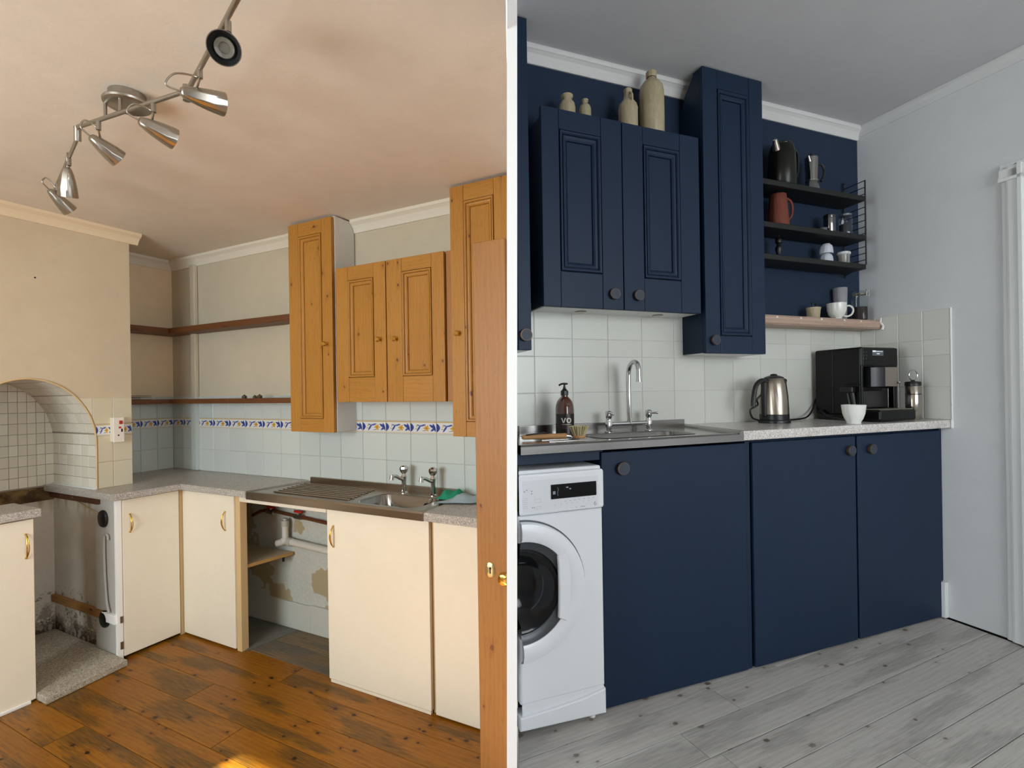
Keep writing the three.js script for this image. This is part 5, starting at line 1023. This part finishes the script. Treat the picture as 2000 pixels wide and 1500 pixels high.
{
  const W = 0.9205, D = 0.9105;   // worktop and sink top
  // soap dispenser
  const s = thing('R', 'soap_dispenser', 'amber glass soap dispenser with a black pump and pale lettering', 'bottle', [0.884, D, -1.745]);
  const amber = phys({ color: 0x4a2208, roughness: 0.1, clearcoat: 1, clearcoatRoughness: 0.05 });
  part(s, 'bottle', lathe([[0, 0], [0.0335, 0], [0.0355, 0.003], [0.0355, 0.100], [0.034, 0.116], [0.028, 0.132], [0.019, 0.143], [0.0125, 0.149], [0.012, 0.156], [0, 0.156]], [0.884, D, -1.745], 40), amber);
  part(s, 'collar', lathe([[0.012, 0.152], [0.0145, 0.154], [0.0145, 0.170], [0.010, 0.174], [0.0055, 0.180], [0.005, 0.186], [0, 0.187]], [0.884, D, -1.745], 24), M.blackPlastic);
  part(s, 'pump', J(rod([0.884, D + 0.184, -1.745], [0.884, D + 0.195, -1.745], 0.0035, 0.0035, 12), tube([[0.896, D + 0.197, -1.741], [0.884, D + 0.198, -1.745], [0.872, D + 0.196, -1.750], [0.864, D + 0.191, -1.753]], 0.0035, 16, 8), ball(0.008, [0.886, D + 0.196, -1.744], [1, 0.4, 1])), M.blackPlastic);
  const cv = document.createElement('canvas'); cv.width = 512; cv.height = 512;
  const g = cv.getContext('2d'); g.fillStyle = '#180a06'; g.fillRect(0, 0, 512, 512);
  g.fillStyle = '#d8cfc4'; g.font = 'bold 178px sans-serif'; g.fillText('VO', 150, 232); g.fillRect(168, 268, 218, 8);
  g.fillStyle = '#6d5a4e'; for (let k = 0; k < 4; k++) g.fillRect(170, 300 + k * 26, 150 + 40 * (k % 2), 5);
  const ct = new THREE.CanvasTexture(cv); ct.colorSpace = THREE.SRGBColorSpace;
  const lab = new THREE.CylinderGeometry(0.0358, 0.0358, 0.074, 40, 1, true, -1.25, 2.5);
  part(s, 'label', keepUv(lab).rotateY(-0.36).translate(0.884, D + 0.046, -1.745), mat({ map: ct, roughness: 0.35 }), 'dark label reading VO');
  // washing-up brush
  const wood = mat({ map: texture(256, 64, (x, y) => { const v = (n1(x * 6, y * 40, 6, 40) - 0.5) * 26; return [178 + v, 132 + v, 84 + v]; }, { metres: [0.2, 0.04] }), roughness: 0.6 });
  const b = thing('R', 'dish_brush', 'wooden dish brush lying on the drainer with a black cord and round bristle head', 'brush', [0.76, D, -1.62]);
  part(b, 'handle', J(rod([0.664, D + 0.012, -1.625], [0.815, D + 0.012, -1.602], 0.0085, 0.0095, 14), ball(0.0085, [0.664, D + 0.012, -1.625])), wood);
  part(b, 'ferrule', rod([0.813, D + 0.012, -1.602], [0.832, D + 0.010, -1.597], 0.008, 0.005, 14), M.chrome);
  part(b, 'cord', tube([[0.668, D + 0.020, -1.615], [0.692, D + 0.0225, -1.610], [0.716, D + 0.024, -1.606], [0.733, D + 0.027, -1.604], [0.738, D + 0.0225, -1.604]], 0.0025, 24, 8), M.blackPlastic);
  part(b, 'head_block', lathe([[0, 0], [0.021, 0], [0.023, 0.004], [0.022, 0.010], [0, 0.011]], [0.858, D + 0.003, -1.585], 28), wood);
  const br = [];
  for (let i = 0; i < 70; i++) { const a = i * 2.39996, r = 0.020 * Math.sqrt((i + 0.5) / 70), k = 1.75; br.push(rod([0.858 + r * Math.cos(a), D + 0.012, -1.585 + r * Math.sin(a)], [0.858 + r * k * Math.cos(a), D + 0.046, -1.585 + r * k * Math.sin(a)], 0.0021, 0.0023, 5)); }
  part(b, 'bristles', J(br), mat({ color: 0xc9bc92, roughness: 0.9 })).userData.kind = 'stuff';
  // kettle
  const k = thing('R', 'kettle', 'brushed steel electric kettle with a black handle and base', 'kettle', [1.945, W, -1.735]);
  const ku = 1.945, kw = -1.735;
  part(k, 'power_base', lathe([[0, 0], [0.066, 0], [0.067, 0.006], [0.064, 0.014], [0, 0.015]], [ku, W, kw], 40), M.blackPlastic);
  part(k, 'base_ring', lathe([[0.058, 0.015], [0.0615, 0.016], [0.0615, 0.038], [0.059, 0.041], [0, 0.041]], [ku, W, kw], 40), M.blackPlastic);
  part(k, 'body', lathe([[0.0605, 0.040], [0.0605, 0.06], [0.058, 0.12], [0.052, 0.175], [0.045, 0.196], [0.041, 0.202], [0, 0.203]], [ku, W, kw], 44), mat({ color: 0xa59b8e, metalness: 1, roughness: 0.3 }));
  part(k, 'lid', lathe([[0.040, 0.201], [0.041, 0.207], [0.030, 0.212], [0.016, 0.216], [0.012, 0.222], [0, 0.224]], [ku, W, kw], 32), M.blackPlastic);
  part(k, 'handle', J(tube([[ku - 0.045, W + 0.190, kw + 0.004], [ku - 0.085, W + 0.192, kw + 0.008], [ku - 0.118, W + 0.170, kw + 0.011], [ku - 0.134, W + 0.12, kw + 0.012], [ku - 0.138, W + 0.078, kw + 0.012]], 0.0105, 40, 12)), M.blackPlastic);
  part(k, 'gauge_strip', B(ku - 0.068, W + 0.030, kw - 0.012, ku - 0.050, W + 0.195, kw + 0.012, 0.005), M.blackPlastic);
  part(k, 'spout', J(loftCone([ku + 0.040, W + 0.165, kw + 0.002], [ku + 0.064, W + 0.197, kw + 0.004], 0.020, 0.010)), M.blackPlastic);
  part(k, 'cord', tube([[ku - 0.055, W + 0.012, kw - 0.04], [ku - 0.095, W + 0.025, kw - 0.035], [ku - 0.112, W + 0.060, kw - 0.03], [ku - 0.085, W + 0.075, kw - 0.028], [ku - 0.070, W + 0.085, kw - 0.025], [ku - 0.082, W + 0.105, kw - 0.02], [ku - 0.062, W + 0.128, kw - 0.015]], 0.0042, 48, 8), M.blackPlastic);
  single('R', 'power_cord', 'black power cord curving from the kettle up behind the coffee machine', 'cord', [2.1, W, -1.77], tube([[2.0, W + 0.005, -1.79], [2.07, W + 0.005, -1.795], [2.17, W + 0.006, -1.80], [2.25, W + 0.014, -1.815], [2.31, W + 0.045, -1.835], [2.345, W + 0.085, -1.848], [2.37, W + 0.11, -1.852]], 0.0042, 48, 8), M.blackPlastic);
  single('R', 'power_cord', 'black cord lying along the foot of the coffee machine behind the white cup', 'cord', [2.3, W, -1.7], tube([[2.322, W + 0.045, -1.80], [2.318, W + 0.022, -1.76], [2.315, W + 0.008, -1.70], [2.30, W + 0.005, -1.65], [2.27, W + 0.005, -1.62]], 0.004, 32, 8), M.blackPlastic);
  // coffee machine
  const c = thing('R', 'coffee_machine', 'black bean to cup coffee machine with a lit display and steel spout block', 'coffee machine', [2.46, W, -1.72]);
  const u0 = 2.338, u1 = 2.585, wf = -1.600;
  part(c, 'housing', J(B(u0, W + 0.025, -1.838, u1, W + 0.342, -1.640, 0.008), B(u0, W + 0.245, -1.66, u1, W + 0.342, wf - 0.003, 0.008), B(u0, W + 0.0, -1.66, u1, W + 0.055, wf - 0.002, 0.004), B(u0, W + 0.02, -1.66, u0 + 0.014, W + 0.26, wf - 0.003, 0.003), B(u1 - 0.026, W + 0.02, -1.66, u1, W + 0.26, wf - 0.003, 0.003)), M.blackGloss);
  part(c, 'foot', J(B(u0 + 0.006, W, -1.83, u1 - 0.006, W + 0.026, -1.66, 0.002)), M.blackPlastic);
  part(c, 'side_panel', J(B(u0 - 0.003, W + 0.03, -1.832, u0 + 0.002, W + 0.335, -1.742, 0.002), B(u0 - 0.003, W + 0.03, -1.738, u0 + 0.002, W + 0.165, -1.61, 0.002), B(u0 - 0.003, W + 0.170, -1.738, u0 + 0.002, W + 0.335, -1.61, 0.002)), M.blackGloss);
  part(c, 'front_fascia', B(u0 + 0.004, W + 0.255, wf - 0.004, u1 - 0.004, W + 0.338, wf + 0.001, 0.003), M.blackGloss);
  const scr = part(c, 'screen', B(2.404, W + 0.302, wf, 2.480, W + 0.327, wf + 0.0022, 0.0005), mat({ color: 0x3a4046, roughness: 0.3, emissive: 0x9aa4ac, emissiveIntensity: 0.10 }), 'small lit grey display');
  part(scr, 'screen_text', J(B(2.406, W + 0.319, wf + 0.0022, 2.428, W + 0.3255, wf + 0.0026, 0), B(2.431, W + 0.320, wf + 0.0022, 2.476, W + 0.3228, wf + 0.0026, 0), B(2.434, W + 0.309, wf + 0.0022, 2.454, W + 0.313, wf + 0.0026, 0)), mat({ color: 0xcfd6da, emissive: 0xdfe6ea, emissiveIntensity: 0.45 }));
  part(c, 'button', J([[2.352, 0.317], [2.366, 0.317], [2.352, 0.302], [2.366, 0.302], [2.346, 0.288], [2.362, 0.288]].map(([u, h]) => rod([u, W + h, wf], [u, W + h, wf + 0.0018], 0.0042, 0.004, 14))), mat({ color: 0x2b2c2d, roughness: 0.4 }));
  part(c, 'recess', B(u0 + 0.012, W + 0.052, -1.646, u1 - 0.024, W + 0.250, -1.640, 0), M.blackPlastic);
  part(c, 'spout_block', plain(new THREE.ExtrudeGeometry((() => { const s2 = new THREE.Shape(); s2.moveTo(2.372, 1.640); s2.lineTo(2.372, 1.585); s2.quadraticCurveTo(2.40, 1.562, 2.432, 1.560); s2.lineTo(2.432, 1.640); s2.lineTo(2.372, 1.640); return s2; })(), { depth: 0.088, bevelEnabled: false }).rotateX(-Math.PI / 2).translate(0, W + 0.158, 0)), M.blackPlastic);
  part(c, 'steel_spout', B(2.432, W + 0.157, -1.640, 2.522, W + 0.247, -1.563, 0.004), mat({ color: 0xb0a599, metalness: 1, roughness: 0.32 }), 'brushed steel spout front');
  part(c, 'grounds_drawer', B(2.362, W + 0.058, -1.640, 2.530, W + 0.140, -1.612, 0.004), mat({ color: 0x151516, roughness: 0.35 }));
  part(c, 'drawer_edge', B(2.5305, W + 0.058, -1.640, 2.5335, W + 0.150, -1.611, 0.001), M.nickel);
  part(c, 'drip_tray', B(2.30, W + 0.004, -1.600, 2.545, W + 0.054, -1.498, 0.010), M.blackGloss);
  part(c, 'tray_grille', B(2.312, W + 0.053, -1.595, 2.535, W + 0.057, -1.508, 0.001), M.nickel);
  part(c, 'steam_lever', J(rod([u1, W + 0.175, -1.606], [u1 + 0.012, W + 0.175, -1.604], 0.007, 0.007, 14), ball(0.008, [u1 + 0.012, W + 0.175, -1.604])), M.chrome);
  part(c, 'milk_frother', J(B(u0 - 0.030, W + 0.130, -1.690, u0 - 0.002, W + 0.160, -1.628, 0.006), rod([u0 - 0.018, W + 0.132, -1.66], [u0 - 0.010, W + 0.02, -1.645], 0.006, 0.005, 12), rod([u0 - 0.014, W + 0.132, -1.64], [u0 - 0.004, W + 0.03, -1.63], 0.010, 0.008, 14)), M.blackPlastic);
  // white cup in front
  const cup = thing('R', 'cup', 'white porcelain cup without handle in front of the coffee machine', 'cup', [2.155, W, -1.515]);
  part(cup, 'bowl', lathe([[0, 0.008], [0.022, 0.008], [0.024, 0.0], [0.0275, 0.0], [0.0275, 0.010], [0.034, 0.020], [0.042, 0.044], [0.0465, 0.080], [0.0450, 0.081], [0.043, 0.076], [0.039, 0.045], [0.03, 0.022], [0, 0.013]], [2.155, W, -1.515], 48), mat({ color: 0xdfdfda, roughness: 0.22 }));
  part(cup, 'foot_mark', rod([2.163, W + 0.005, -1.4885], [2.163, W + 0.005, -1.4872], 0.0018, 0.0018, 8), M.dark);
  // steel flask with a ring
  const f = thing('R', 'flask', 'steel flask with a black lid and carrying ring beside the coffee machine', 'flask', [2.600, W, -1.545]);
  const fu = 2.600, fw = -1.545;
  part(f, 'body', lathe([[0, 0], [0.029, 0], [0.0305, 0.003], [0.0305, 0.155], [0.029, 0.158], [0, 0.158]], [fu, W, fw], 40), mat({ color: 0xb3aca2, metalness: 1, roughness: 0.2 }));
  part(f, 'seam_ring', lathe([[0.0304, 0.118], [0.0309, 0.119], [0.0309, 0.121], [0.0304, 0.122]], [fu, W, fw], 40), M.dark);
  part(f, 'lid', lathe([[0.029, 0.157], [0.0315, 0.159], [0.0315, 0.174], [0.029, 0.178], [0.010, 0.180], [0.006, 0.186], [0, 0.187]], [fu, W, fw], 36), M.blackPlastic);
  const ringPts = []; for (let i = 0; i <= 24; i++) { const a = i / 24 * Math.PI * 2 - Math.PI / 2; ringPts.push([fu + 0.003 + 0.023 * Math.cos(a), W + 0.209 + 0.024 * Math.sin(a), fw + 0.004 * Math.cos(a)]); }
  part(f, 'carry_ring', tube(ringPts, 0.0028, 60, 10), M.chrome);
}
renderer.render(scene, camera);
